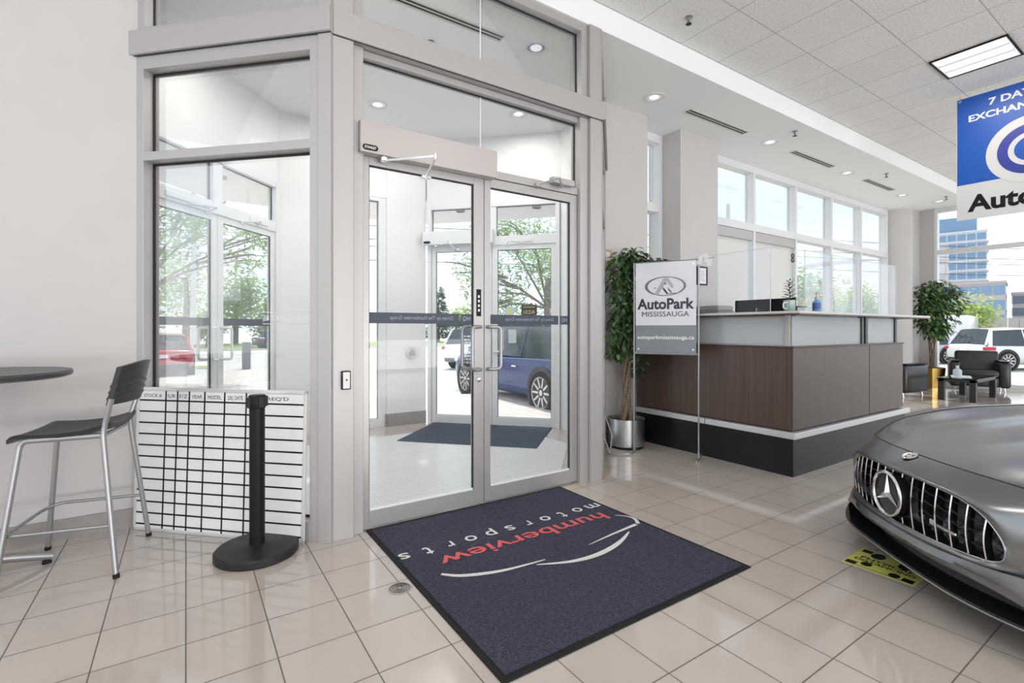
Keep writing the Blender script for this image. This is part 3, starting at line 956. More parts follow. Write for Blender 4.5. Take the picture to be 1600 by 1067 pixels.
# seat: shaped shell
def seat_pt(u, v):
    x = -0.27 + 0.50 * u
    y = (v - 0.5) * (0.46 - 0.03 * (1 - u))
    z = 0.765 + 0.028 * (abs(v - 0.5) * 2) ** 2.2 * (0.25 + 0.75 * u) - 0.018 * math.sin(PI * u) + 0.03 * max(0, u - 0.75) * 2
    if u < 0.12: z -= 0.030 * ((0.12 - u) / 0.12) ** 2
    e = max(0, abs(u - 0.5) * 2 - 0.82) / 0.18
    y *= 1 - 0.10 * e * e
    return (x, y, z)
NU, NV = 18, 16
top = [[seat_pt(i / NU, j / NV) for j in range(NV + 1)] for i in range(NU + 1)]
b = MB()
V = [[b.bm.verts.new(p) for p in r] for r in top]
Wv = [[b.bm.verts.new((p[0], p[1] * 0.985, p[2] - 0.022)) for p in r] for r in top]
for i in range(NU):
    for j in range(NV):
        b.bm.faces.new((V[i][j], V[i + 1][j], V[i + 1][j + 1], V[i][j + 1]))
        b.bm.faces.new((Wv[i][j + 1], Wv[i + 1][j + 1], Wv[i + 1][j], Wv[i][j]))
for i in range(NU):
    b.bm.faces.new((V[i][0], Wv[i][0], Wv[i + 1][0], V[i + 1][0]))
    b.bm.faces.new((V[i + 1][NV], Wv[i + 1][NV], Wv[i][NV], V[i][NV]))
for j in range(NV):
    b.bm.faces.new((V[0][j + 1], Wv[0][j + 1], Wv[0][j], V[0][j]))
    b.bm.faces.new((V[NU][j], Wv[NU][j], Wv[NU][j + 1], V[NU][j + 1]))
b.done('seat', SEATM, bs, smooth=True, M=SQ)
# backrest: curved shell, three wave ribs
def back_pt(u, v, off):
    y = (u - 0.5) * 0.47
    x = 0.235 + 0.065 * (1 - (2 * u - 1) ** 2) + 0.055 * v - 0.02
    z = 0.90 + 0.20 * v + 0.025 * math.sin(PI * u) * (v ** 2)
    rib = 0.0
    for k, c0 in enumerate((0.22, 0.38, 0.54)):
        c = c0 + 0.07 * math.sin(2 * PI * (u - 0.1)) 
        rib += 0.007 * math.exp(-((v - c) / 0.035) ** 2)
    return (x + off - rib * (1 if off < 0.01 else -1), y, z)
b = MB()
nU, nV = 24, 30
A = [[b.bm.verts.new(back_pt(i / nU, j / nV, 0)) for j in range(nV + 1)] for i in range(nU + 1)]
Bk = [[b.bm.verts.new(back_pt(i / nU, j / nV, 0.026)) for j in range(nV + 1)] for i in range(nU + 1)]
for i in range(nU):
    for j in range(nV):
        b.bm.faces.new((A[i][j], A[i + 1][j], A[i + 1][j + 1], A[i][j + 1]))
        b.bm.faces.new((Bk[i][j + 1], Bk[i + 1][j + 1], Bk[i + 1][j], Bk[i][j]))
    b.bm.faces.new((A[i][0], Bk[i][0], Bk[i + 1][0], A[i + 1][0]))
    b.bm.faces.new((A[i + 1][nV], Bk[i + 1][nV], Bk[i][nV], A[i][nV]))
for j in range(nV):
    b.bm.faces.new((A[0][j + 1], Bk[0][j + 1], Bk[0][j], A[0][j]))
    b.bm.faces.new((A[nU][j], Bk[nU][j], Bk[nU][j + 1], A[nU][j + 1]))
b.done('backrest', SEATM, bs, smooth=True, angle=60, M=SQ)
for sy in (-1, 1):
    lg = MB().tube(fillet([(0.245, sy * 0.235, 0.935), (0.205, sy * 0.215, 0.80), (0.195, sy * 0.215, 0.74), (0.285, sy * 0.285, 0.008)], 0.04, 4), 0.0155, 12).done('rear_leg', STEELM, bs, smooth=True, M=SQ)
    MB().cyl((0.287, sy * 0.286, 0.0), (0.283, sy * 0.283, 0.022), 0.0175).done('foot_cap', RUBBER, lg, M=SQ)
    lg = MB().tube(fillet([(0.19, sy * 0.205, 0.738), (-0.20, sy * 0.205, 0.735), (-0.285, sy * 0.275, 0.008)], 0.04, 4), 0.0155, 12).done('front_leg', STEELM, bs, smooth=True, M=SQ)
    MB().cyl((-0.287, sy * 0.276, 0.0), (-0.283, sy * 0.274, 0.022), 0.0175).done('foot_cap', RUBBER, lg, M=SQ)
MB().tube(fillet([(0.255, 0.262, 0.27), (-0.215, 0.255, 0.275), (-0.275, 0.20, 0.26), (-0.275, -0.20, 0.26), (-0.215, -0.255, 0.275), (0.255, -0.262, 0.27)], 0.05, 5), 0.009, 10).done('foot_ring', STEELM, bs, smooth=True, M=SQ)
for xx in (0.19, -0.19):
    MB().tube([(xx, -0.205, 0.734), (xx, 0.205, 0.734)], 0.011, 8).done('cross_tube', STEELM, bs, smooth=True, M=SQ)

# ---- ruled whiteboard leaning on the side screen
aw = math.atan2(3.108 - 4.10, 0.75 + 0.26)
Lb, Hb = 1.235, 0.925
wb = thing('whiteboard', 'large white board ruled into a black table, leaning on the angled side glass', 'whiteboard', (-0.26 + 0.03 * math.cos(aw) - 0.040, 4.10 + 0.03 * math.sin(aw) - 0.040, 0.0), aw)
wb.rotation_euler = (math.radians(-2.0), 0, aw)
WBM = mat('whiteboard_surface', (0.80, 0.80, 0.79), 0.16)
MB().box(0.012, Lb - 0.012, -0.010, -0.002, 0.012, Hb - 0.012).done('writing_surface', WBM, wb)
b = MB().box(0, Lb, -0.016, 0, 0.0, 0.02).box(0, Lb, -0.016, 0, Hb - 0.022, Hb).box(0, 0.02, -0.016, 0, 0, Hb).box(Lb - 0.02, Lb, -0.016, 0, 0, Hb)
b.done('frame', mat('whiteboard_frame', (0.68, 0.68, 0.68), 0.35, 0.4), wb, bevel=0.003)
b = MB()
cols = [0.168, 0.242, 0.316, 0.412, 0.534, 0.664]
for c_ in cols:
    x = 0.02 + c_ * (Lb - 0.04)
    b.box(x - 0.005, x + 0.005, -0.0112, -0.0100, 0.02, Hb - 0.022)
rows = [0.072 + 0.0825 * k for k in range(12)]
for k, r_ in enumerate(rows[:12]):
    z = Hb - 0.022 - r_ * (Hb - 0.045)
    if z > 0.04:
        b.box(0.02, Lb - 0.02, -0.0112, -0.0100, z - 0.005, z + 0.005)
b.done('ruled_lines', BLACK, wb)
INK = mat('marker_ink', (0.03, 0.03, 0.06), 0.5)
edges = [0] + cols + [1.0]
for wd, i0 in (('STOCK #', 0), ('S/R', 1), ('F/Z', 2), ('YEAR', 3), ('MODEL', 4), ('DEL DATE', 5)):
    xa, xb = 0.02 + edges[i0] * (Lb - 0.04), 0.02 + edges[i0 + 1] * (Lb - 0.04)
    text(wd, INK, wb, frame(((xa + xb) / 2, -0.0115, Hb - 0.055), (1, 0, 0.02), (-0.02, 0, 1)), width=(xb - xa) * 0.68, height=0.024)
text("REQ'D", INK, wb, frame((Lb - 0.20, -0.0115, Hb - 0.055), (1, 0, 0.02), (-0.02, 0, 1)), width=0.15, height=0.026)

# ---- crowd-control post
st = thing('barrier_post', 'black retractable belt barrier post with a thick round base', 'barrier post', (0.345, 3.195, 0))
MB().lathe([(0, 0), (0.215, 0), (0.222, 0.008), (0.222, 0.038), (0.212, 0.048), (0.07, 0.055), (0.05, 0.062), (0, 0.062)], 64).done('base', mat('black_cast_base', (0.010, 0.010, 0.010), 0.5, noise_amt=0.3, noise_scale=25), st, smooth=True)
MB().lathe([(0.041, 0.055), (0.041, 0.86), (0.036, 0.86)], 32).done('post', BLACK, st, smooth=True)
MB().lathe([(0.044, 0.845), (0.046, 0.85), (0.046, 0.915), (0.042, 0.921), (0, 0.921)], 32).done('belt_head', BLACK, st, smooth=True)
for k in range(4):
    a = k * PI / 2 + 0.35
    MB().rbox(0.042, 0.058, -0.014, 0.014, 0.852, 0.912, 0.003, 2, Matrix.Rotation(a, 4, 'Z')).done('belt_slot', DARK, st)

# ---- door mat with lettering
MATX0, MATX1, MATY0, MATY1 = 0.965, 2.575, 1.51, 3.165
dm = thing('door_mat', 'large navy entrance mat with red and white lettering inside the doors', 'door mat', ((MATX0 + MATX1) / 2, (MATY0 + MATY1) / 2, 0))
CARPET = mat('navy_carpet', (0.055, 0.056, 0.082), 0.95, noise_amt=0.55, noise_scale=150, bump=1.0, spec=0.1)
hx, hy = (MATX1 - MATX0) / 2, (MATY1 - MATY0) / 2
MB().rbox(-hx, hx, -hy, hy, 0, 0.006, 0.0025, 1).done('rubber_border', RUBBER, dm)
b = MB()
NX, NY = 90, 92
ix, iy = hx - 0.03, hy - 0.035
g = [[b.bm.verts.new((-ix + 2 * ix * i / NX, -iy + 2 * iy * j / NY, 0.0105 + 0.002 * noise.noise(Vector((i * 0.9, j * 0.9, 0))))) for j in range(NY + 1)] for i in range(NX + 1)]
for i in range(NX):
    for j in range(NY):
        b.bm.faces.new((g[i][j], g[i + 1][j], g[i + 1][j + 1], g[i][j + 1]))
pl_ = MB()
b.done('carpet_pile', CARPET, dm, smooth=True)
MB().box(-ix, ix, -iy, iy, 0.005, 0.0095).done('carpet_edge', CARPET, dm)
RED = mat('red_pile', (0.62, 0.13, 0.13), 0.95, noise_amt=0.35, noise_scale=160, spec=0.1)
WPI = mat('white_pile', (0.66, 0.66, 0.63), 0.95, noise_amt=0.25, noise_scale=160, spec=0.1)
ZL = 0.0132
def mx(x, y): return (x - (MATX0 + MATX1) / 2, y - (MATY0 + MATY1) / 2, ZL)
hts = {'m': 0.07, 'o': 0.074, 't': 0.10, 'r': 0.07, 's': 0.074, 'p': 0.10}
wds = {'m': 0.115, 'o': 0.078, 't': 0.05, 'r': 0.045, 's': 0.062, 'p': 0.072}
for k, ch in enumerate('motorsports'):
    x = 2.474 - k * 0.1440
    y = 2.665 - (0.015 if ch == 't' else 0) + (0.015 if ch == 'p' else 0)
    text(ch, WPI, dm, frame(mx(x, y), (-1, 0, 0), (0, -1, 0)), width=wds[ch], height=hts[ch], bold=0.008)
text('humberview', RED, dm, frame(mx(1.80, 2.482), (-1, 0, 0), (0, -1, 0)), width=1.25, height=0.125, bold=0.012)
def swoosh(pts, w):
    P = spline([(*p, 0) for p in pts], 8)
    n = len(P)
    b = MB()
    prev = None
    for i, p in enumerate(P):
        t = (P[min(i + 1, n - 1)] - P[max(i - 1, 0)]).normalized()
        s = Vector((-t.y, t.x, 0))
        u = i / (n - 1)
        ww = w(u)
        a, c_ = b.bm.verts.new(Vector(mx(p.x + s.x * ww, p.y + s.y * ww))), b.bm.verts.new(Vector(mx(p.x - s.x * ww, p.y - s.y * ww)))
        if prev: b.bm.faces.new((prev[0], a, c_, prev[1]))
        prev = (a, c_)
    b.done('swoosh', WPI, dm)
swoosh([(1.12, 2.36), (1.193, 2.292), (1.315, 2.239), (1.452, 2.206), (1.677, 2.187)], lambda u: 0.004 + 0.011 * math.sin(PI * min(1, 0.15 + u * 0.85)))
swoosh([(1.60, 2.165), (1.769, 2.093), (1.922, 2.069), (2.077, 2.085), (2.219, 2.128), (2.355, 2.194)], lambda u: 0.003 + 0.016 * math.sin(PI * u) ** 0.8)
swoosh([(2.009, 2.192), (2.221, 2.222), (2.479, 2.25)], lambda u: 0.002 + 0.012 * u)
swoosh([(2.50, 2.25), (2.543, 2.319), (2.531, 2.387), (2.48, 2.441)], lambda u: 0.014 - 0.010 * u)

# ---- floor drain
fd = thing('floor_drain', 'round metal floor drain cover beside the navy mat', 'drain cover', (0.895, 2.365, 0))
MB().lathe([(0, 0.0), (0.056, 0.0), (0.058, 0.002), (0.052, 0.0035), (0, 0.0035)], 40).done('cover', mat('worn_metal', (0.42, 0.38, 0.34), 0.4, 0.8, noise_amt=0.2, noise_scale=80), fd, smooth=True)
b = MB()
for r in (0.014, 0.025, 0.036, 0.047):
    b.tube([(r * math.cos(k * PI / 12), r * math.sin(k * PI / 12), 0.0035) for k in range(24)], 0.002, 6, closed=True)
b.done('ring_grooves', DARK, fd)

# ---- plants
LEAFD = mat('ficus_leaf_dark', (0.042, 0.095, 0.028), 0.38, noise_amt=0.5, noise_scale=9)
LEAFL = mat('ficus_leaf_light', (0.15, 0.27, 0.07), 0.4, noise_amt=0.4, noise_scale=9)
BARK = mat('ficus_bark', (0.22, 0.165, 0.115), 0.85, noise_amt=0.4, noise_scale=40, bump=0.6)
MOSS = mat('brown_moss', (0.20, 0.12, 0.055), 0.95, noise_amt=0.5, noise_scale=60, bump=1.0)
def leaf_geo(bm, p, d, up, L, W):
    d = d.normalized()
    s = d.cross(up)
    if s.length < 1e-3: s = d.orthogonal()
    s.normalize()
    n = s.cross(d)
    pts = [p, p + d * L * 0.35 + s * W * 0.5 + n * L * 0.06, p + d * L * 0.72 + s * W * 0.33 + n * L * 0.02, p + d * L - n * L * 0.10,
           p + d * L * 0.72 - s * W * 0.33 + n * L * 0.02, p + d * L * 0.35 - s * W * 0.5 + n * L * 0.06]
    mid = p + d * L * 0.5 - n * L * 0.02
    v = [bm.verts.new(q) for q in pts]
    m_ = bm.verts.new(mid)
    for i in range(6):
        bm.faces.new((v[i], v[(i + 1) % 6], m_))
def foliage(parent, blobs, n, L, rg, split=0.25, clip=None):
    """leaves hung from the surface and inside of rounded boughs"""
    bd, bl_ = MB(), MB()
    tot = sum(b_[1] ** 2 for b_ in blobs)
    for (c, r, sq) in blobs:
        c = Vector(c)
        for k in range(int(n * r * r / tot)):
            v = Vector((rg.gauss(0, 1), rg.gauss(0, 1), rg.gauss(0, 1))).normalized()
            rad = r * (rg.random() ** 0.4)
            p = c + Vector((v.x * rad, v.y * rad, v.z * rad * sq))
            if clip and not clip(p): continue
            d = Vector((v.x, v.y, v.z * 0.4 - 0.65)) + Vector((rg.uniform(-.5, .5), rg.uniform(-.5, .5), rg.uniform(-.4, .4)))
            l = L * rg.uniform(0.7, 1.25)
            leaf_geo((bl_ if rg.random() < split else bd).bm, p, d, Vector((0, 0, 1)), l, l * 0.5)
    bd.done('foliage', LEAFD, parent, keep=True)
    o = bl_.done('young_foliage', LEAFL, parent, keep=True)
    return o
rg = random.Random(3)
fc = thing('potted_ficus', 'tall ficus tree in a round brushed steel pot behind the standing sign', 'potted plant', (4.09, 3.855, 0))
MB().lathe([(0, 0.02), (0.185, 0.02), (0.195, 0.03), (0.20, 0.32), (0.19, 0.322), (0.187, 0.25), (0, 0.25)], 48).done('pot', STEEL, fc, smooth=True)
MB().lathe([(0, 0), (0.186, 0), (0.186, 0.022), (0, 0.022)], 40).done('pot_base', BLACK, fc)
b = MB()
for k in range(16):
    a, r = rg.uniform(0, 6.28), rg.uniform(0, 0.12)
    b.lathe([(0, 0.04), (0.04, 0.02), (0.055, -0.01), (0, -0.02)], 8, c=(r * math.cos(a), r * math.sin(a), 0.265))
b.lathe([(0, 0.285), (0.12, 0.28), (0.184, 0.262), (0.184, 0.25), (0, 0.25)], 24)
b.done('moss', MOSS, fc, smooth=True)
for k in range(4):
    a0 = k * PI / 2
    pts = []
    for i in range(16):
        h = 0.26 + 1.25 * i / 15
        a = a0 + i * 0.42
        r = 0.030 + (0.02 if i < 2 else 0) + 0.035 * max(0, (i - 9) / 6) ** 1.5
        pts.append((r * math.cos(a) + 0.01 * i / 5, r * math.sin(a), h))
    MB().tube(pts, [0.027 - 0.0012 * i for i in range(16)], 8).done('stem', BARK, fc, smooth=True)
b = MB()
for k in range(22):
    a = rg.uniform(0, 6.28); h = rg.uniform(1.1, 1.75)
    e = (rg.uniform(.15, .38) * math.cos(a), min(0.17, rg.uniform(.15, .38) * math.sin(a)), h + rg.uniform(0.05, .45))
    if 0.178 + 0.889 * e[0] + 0.457 * e[1] < 0.08 or 0.355 + e[0] - e[1] < 0.1 or e[1] > 0.18: continue
    b.tube(spline([(0.02 * math.cos(a), 0.02 * math.sin(a), h - .25), (e[0] * .5, e[1] * .5, h), e], 3), [0.007] * 7, 5)
b.done('branches', BARK, fc, smooth=True)
def rb(a, z, r, q, f=0.0):
    return ((a * 0.833 + f * 0.553, -a * 0.553 + f * 0.833, z), r, q)
blobs = [rb(-0.25, 1.80, 0.24, 1.0), rb(-0.30, 1.52, 0.22, 1.0), rb(-0.22, 1.26, 0.22, 1.1), rb(-0.02, 1.62, 0.28, 1.2), rb(-0.06, 1.95, 0.22, 0.9), rb(0.06, 2.12, 0.17, 0.7), rb(0.18, 2.02, 0.17, 0.6), rb(0.34, 2.03, 0.14, 0.6), rb(0.44, 2.03, 0.09, 0.6),
         rb(-0.14, 1.08, 0.13, 1.0), rb(0.02, 1.30, 0.22, 1.2), rb(0.12, 0.95, 0.10, 1.8), rb(0.2, 1.5, 0.2, 1.0)]
def ficus_room(p):
    s_ = -0.15 + 0.457 * p.x - 0.889 * p.y
    q_ = 0.178 + 0.889 * p.x + 0.457 * p.y
    return p.y < 0.13 and 0.355 + p.x - p.y > 0.09 and (s_ < -0.07 or q_ > 0.06) and p.x < 0.5
foliage(fc, blobs, 2300, 0.085, rg, 0.18, ficus_room)

f2_ = thing('potted_ficus', 'full ficus tree in a brass planter beside the street window', 'potted plant', (14.02, 3.98, 0))
BRASS = mat('brushed_brass', (0.50, 0.32, 0.09), 0.3, 1.0, noise_amt=0.1, noise_scale=20)
MB().lathe([(0, 0), (0.20, 0), (0.235, 0.44), (0.22, 0.45), (0.215, 0.36), (0, 0.36)], 8, M=Matrix.Rotation(0.3, 4, 'Z')).done('pot', BRASS, f2_)
MB().lathe([(0, 0.39), (0.20, 0.37), (0, 0.33)], 20).done('moss', MOSS, f2_, smooth=True)
for k in range(5):
    a0 = k * 2 * PI / 5
    pts = [((0.03 + 0.06 * (i / 11) ** 2) * math.cos(a0 + i * .3), (0.03 + 0.06 * (i / 11) ** 2) * math.sin(a0 + i * .3), 0.36 + 1.0 * i / 11) for i in range(12)]
    MB().tube(pts, [0.02 - 0.001 * i for i in range(12)], 7).done('stem', BARK, f2_, smooth=True)
blobs = [((-0.36, 0.0, 1.92), 0.42, 1.0), ((0.30, -0.1, 1.97), 0.42, 1.0), ((-0.03, -0.1, 2.15), 0.36, 0.8), ((0.0, -0.05, 1.62), 0.42, 0.9), ((0.1, -0.1, 1.32), 0.24, 1.0), ((-0.25, -0.1, 1.37), 0.26, 1.0)]
foliage(f2_, blobs, 1700, 0.12, rg, 0.28, lambda p: p.y < 0.34 and p.x > -0.60 and not (p.x < -0.4 and p.y > 0.0))

# ---- standing sign
aS = math.atan2(3.075 - 3.644, 4.291 - 3.998)
sg = thing('sign_stand', 'silver tube floor stand holding a white and grey dealership sign', 'sign', (4.0, 3.64, 0), aS)
LS = math.hypot(4.291 - 3.998, 3.075 - 3.644)
for s in (-0.012, LS):
    po = MB().tube([(s, 0, 0.02), (s, 0, 2.01)], 0.0095, 10).done('post', STEELM, sg, smooth=True)
    MB().box(s - 0.012, s + 0.012, -0.14, 0.14, 0.0, 0.016).done('foot', STEELM, po, bevel=0.003)
    MB().cyl((s, 0, 0.015), (s, 0, 0.06), 0.015).done('collar', STEELM, po, smooth=True)
MB().tube([(-0.012, 0, 2.005), (LS, 0, 2.005)], 0.008, 8).tube([(-0.012, 0, 1.05), (LS, 0, 1.05)], 0.011, 8).done('cross_bar', STEELM, sg, smooth=True)
S0, S1, Z0, Z1 = 0.008, LS - 0.022, 1.06, 2.0
YS = -0.012
SIGNW = mat('sign_white', (0.70, 0.71, 0.74), 0.4)
SIGNG = mat('sign_grey', (0.22, 0.24, 0.265), 0.4)
INKD = mat('sign_dark_ink', (0.028, 0.034, 0.05), 0.45)
pn = MB().box(S0, S1, YS, YS + 0.01, Z0, Z1).done('sign_panel', SIGNW, sg)
MB().box(S0, S1, YS - 0.0012, YS - 0.0002, Z0, 1.345).done('grey_field', SIGNG, pn)
def sfr(x, z, d=0.002): return frame((x, YS - d, z), (1, 0, 0), (0, 0, 1))
sc = (S0 + S1) / 2
text('AutoPark', INKD, pn, sfr(sc, 1.568), width=0.575, height=0.115, bold=0.03)
text('MISSISSAUGA', INKD, pn, sfr(sc, 1.462), width=0.475, height=0.052)
text('autoparkmississauga.ca', PAPER, pn, sfr(sc, 1.215, 0.003), width=0.575, height=0.052, bold=0.014)
# oval emblem: crescent-weighted ring with an A and a road
MGREY = mat('emblem_grey', (0.16, 0.17, 0.185), 0.35, 0.4)
LGREY = mat('emblem_light_grey', (0.40, 0.41, 0.43), 0.35, 0.4)
b = MB()
N = 56
o_, i_ = [], []
for k in range(N):
    a = 2 * PI * k / N
    ox, oz = 0.208 * math.cos(a), 0.100 * math.sin(a)
    ix_, iz_ = 0.182 * math.cos(a) , 0.092 * math.sin(a)
    o_.append(b.bm.verts.new((sc + ox, YS - 0.0022, 1.750 + oz)))
    i_.append(b.bm.verts.new((sc + ix_ + 0.004, YS - 0.0022, 1.750 + iz_)))
for k in range(N):
    b.bm.faces.new((o_[k], o_[(k + 1) % N], i_[(k + 1) % N], i_[k]))
b.done('emblem_ring', MGREY, pn)
M_ = sfr(sc, 1.75, 0.0026)
b = MB()
def fl(pts, m_=M_):
    b.bm.faces.new([b.bm.verts.new(m_ @ Vector((x, z, 0))) for x, z in pts])
fl([(-0.115, -0.088), (-0.07, -0.09), (0.012, 0.05), (-0.012, 0.088)])
fl([(-0.012, 0.088), (0.012, 0.05), (0.075, -0.03), (0.085, 0.0), (0.03, 0.088)])
b.done('emblem_letter', LGREY, pn)
b = MB()
fl([(-0.12, -0.02), (-0.105, -0.012), (-0.09, -0.012), (-0.095, -0.02)])
fl([(-0.03, -0.005), (0.0, -0.03), (0.03, -0.075), (0.105, -0.072), (0.105, -0.078), (0.015, -0.082), (-0.015, -0.04)])
fl([(0.02, -0.01), (0.05, -0.04), (0.07, -0.068), (0.058, -0.068), (0.035, -0.04)])
fl([(-0.005, 0.04), (0.012, 0.025), (0.012, 0.012), (-0.005, 0.028)])
b.done('emblem_road', INKD, pn)
for x in (S0 + 0.03, S1 - 0.03):
    for z in (Z0 + 0.035, Z1 - 0.035):
        MB().lathe([(0, 0), (0.009, 0), (0.009, 0.003), (0, 0.005)], 14, M=sfr(x, z, 0.001)).done('bolt', CHROME, pn, smooth=True)
# tags clipped to the bar
for k, (dx, dz, a) in enumerate(((0.05, 0.012, 0.3), (0.10, 0.03, -0.2), (0.135, 0.0, 0.1))):
    MB().box(-0.02, 0.02, -0.002, 0.0, -0.06, 0.03, Matrix.Translation((LS - 0.03 + dx, -0.012 + 0.004 * k, 2.0 + dz)) @ Matrix.Rotation(a, 4, 'Y')).done('paper_tag', frosted('clear_tag', (0.9, 0.9, 0.9), 0.25, 0.4) if 'clear_tag' not in MATS else MATS['clear_tag'], sg)
MB().tube([(LS, 0, 2.005), (LS + 0.15, -0.01, 2.015)], 0.004, 6).done('tag_hook', STEELM, sg)

# ---- leaning empty wire frame by the post
wf = thing('wire_frame', 'thin bare metal sign frame leaning in the gap beside the silver post', 'sign frame', (3.66, 3.70, 0), math.radians(-20))
MB().tube(fillet([(-0.30, 0.27, 1.15), (0.02, 0.0, 0.008), (0.09, 0.10, 0.17), (-0.20, 0.28, 1.2)], 0.01, 3), 0.007, 8).done('bent_tube', STEELM, wf, smooth=True)
MB().tube([(0.09, 0.10, 0.17), (0.02, 0.0, 0.008)], 0.007, 8).tube([(0.07, -0.07, 0.008), (0.30, -0.12, 0.008)], 0.006, 8).done('foot_tube', STEELM, wf, smooth=True)

# ---- small wall things
t = thing('pull_station', 'small red and white wall box low behind the ficus leaves', 'wall box', (4.105, 4.085, 0.99))
MB().rbox(-0.065, 0.065, -0.045, 0, 0, 0.10, 0.006, 2).done('red_body', mat('alarm_red', (0.45, 0.02, 0.03), 0.35), t)
MB().rbox(-0.04, 0.03, -0.05, 0, 0.10, 0.15, 0.006, 2).done('white_cap', WHITE, t)
MB().box(0.03, 0.06, -0.0475, -0.045, 0.02, 0.07).done('label_plate', BLACK, t)
t = thing('wall_notice', 'small orange edged notice on the pier above the ficus', 'notice', (4.03, 4.084, 2.06))
MB().box(-0.055, 0.055, -0.004, 0, 0, 0.16).done('card', mat('orange_card', (0.62, 0.36, 0.13), 0.6), t)
MB().box(-0.035, 0.035, -0.005, -0.004, 0.03, 0.13).done('print', PAPER, t)
t = thing('framed_certificate', 'black framed certificate hung on the pier beside the sign', 'picture frame', (5.79, 4.10, 1.90))
b = MB().box(-0.11, 0.11, -0.02, 0, 0, 0.018).box(-0.11, 0.11, -0.02, 0, 0.232, 0.25).box(-0.11, -0.092, -0.02, 0, 0, 0.25).box(0.092, 0.11, -0.02, 0, 0, 0.25)
b.done('frame', BLACK, t, bevel=0.002)
MB().box(-0.095, 0.095, -0.01, -0.004, 0.015, 0.235).done('certificate', PAPER, t)
b = MB()
for k in range(6):
    b.box(-0.06 + 0.01 * (k % 2), 0.06 - 0.012 * (k % 3), -0.0108, -0.010, 0.06 + 0.024 * k, 0.066 + 0.024 * k)
b.done('printed_lines', mat('print_grey', (0.35, 0.35, 0.36), 0.6), t)

# ---- reception counter
RC = thing('reception_counter', 'L shaped reception counter with walnut panels, frosted glass band and black plinth', 'reception desk', (4.45, 2.228, 0))
WOOD = wood_mat('walnut_veneer', (0.062, 0.036, 0.026), (0.108, 0.069, 0.051), (85, 85, 1.1), 0.33)
PLINTH = mat('black_plinth', (0.007, 0.008, 0.011), 0.33, spec=0.4, noise_amt=0.25, noise_scale=8)
FROST = frosted('frosted_glass', (0.80, 0.83, 0.85), 0.14, 0.5)
YE, XE = 1.80, 2.56      # lengths of the two faces
T_ = 0.5
MB().prism([(0, 0), (XE - 0.03, 0), (XE - 0.03, T_), (T_, T_), (T_, YE), (0, YE)], 0, 0.335).done('plinth', PLINTH, RC)
MB().prism([(-0.028, -0.028), (XE + 0.03, -0.028), (XE + 0.03, 0.05), (0.05, 0.05), (0.05, YE), (-0.028, YE)], 0.335, 0.392).done('bumper_rail', mat('silver_rail', (0.68, 0.69, 0.70), 0.32, 0.5), RC, bevel=0.006)
MB().box(-0.0285, -0.027, 0.86, 0.866, 0.335, 0.392).done('rail_joint', DARK, RC)
# wood fronts
MB().box(0.02, 0.05, 0.021, YE, 0.405, 1.135).done('front_panel', WOOD, RC, bevel=0.002)
MB().box(0.021, 1.588, 0.012, 0.045, 0.405, 1.135).done('front_panel', WOOD, RC, bevel=0.002)
MB().box(1.60, 2.495, 0.012, 0.045, 0.405, 1.135).done('front_panel', WOOD, RC, bevel=0.002)
MB().prism([(0.05, 0.045), (XE - 0.075, 0.045), (XE - 0.075, T_ - 0.02), (T_, T_ - 0.02), (T_, YE), (0.05, YE)], 0.39, 1.10).done('carcass', mat('counter_carcass', (0.05, 0.04, 0.037), 0.5), RC)
MB().prism([(0.005, 0.0), (2.50, 0.0), (2.50, 0.10), (0.10, 0.10), (0.10, YE), (0.005, YE)], 1.135, 1.152).done('dado_cap', mat('walnut_edge', (0.07, 0.048, 0.04), 0.4), RC, bevel=0.002)
# frosted band and posts
MB().box(0.035, 0.045, 0.075, YE, 1.165, 1.412).done('frosted_panel', FROST, RC)
MB().box(0.05, 1.42, 0.03, 0.04, 1.152, 1.422).done('frosted_panel', FROST, RC)
MB().box(1.56, 2.30, 0.03, 0.04, 1.152, 1.422).done('frosted_panel', FROST, RC)
b = MB().box(0.025, 0.055, 0.06, YE, 1.150, 1.168).box(0.025, 0.055, 0.06, YE, 1.408, 1.424)
b.done('panel_trim', ALU, RC)
MB().box(0.02, 0.06, 0.045, 0.085, 1.15, 1.43).done('corner_post', ALU, RC, bevel=0.002)
DKP = mat('dark_bracket', (0.05, 0.045, 0.045), 0.4)
for x0, x1 in ((1.42, 1.47), (1.51, 1.565), (2.285, 2.335)):
    MB().box(x0, x1, 0.015, 0.06, 1.15, 1.43).done('bracket_post', DKP, RC, bevel=0.002)
MB().prism([(-0.10, -0.10), (XE + 0.42, -0.10), (XE + 0.42, 0.36), (0.40, 0.36), (0.40, YE), (-0.10, YE)], 1.430, 1.462).done('counter_top', mat('walnut_top', (0.075, 0.052, 0.043), 0.3), RC, bevel=0.003)
MB().prism([(-0.102, -0.102), (XE + 0.422, -0.102), (XE + 0.422, -0.098), (-0.098, -0.098), (-0.098, YE), (-0.102, YE)], 1.442, 1.463).done('top_edging', mat('pale_edging', (0.58, 0.56, 0.54), 0.35), RC)
MB().box(0.5, 1.2, 0.18, 0.19, 1.20, 1.40).box(1.0, 1.12, 0.1, 0.11, 1.24, 1.40).done('papers_behind_glass', mat('grey_paper', (0.35, 0.34, 0.34), 0.7), RC)  # mid grey sheets standing behind the frosted panel
MB().prism([(0.5, 0.5), (XE - 0.1, 0.5), (XE - 0.1, 0.95), (0.98, 0.95), (0.98, YE), (0.5, YE)], 0.98, 1.02).done('work_surface', WHITE, RC)
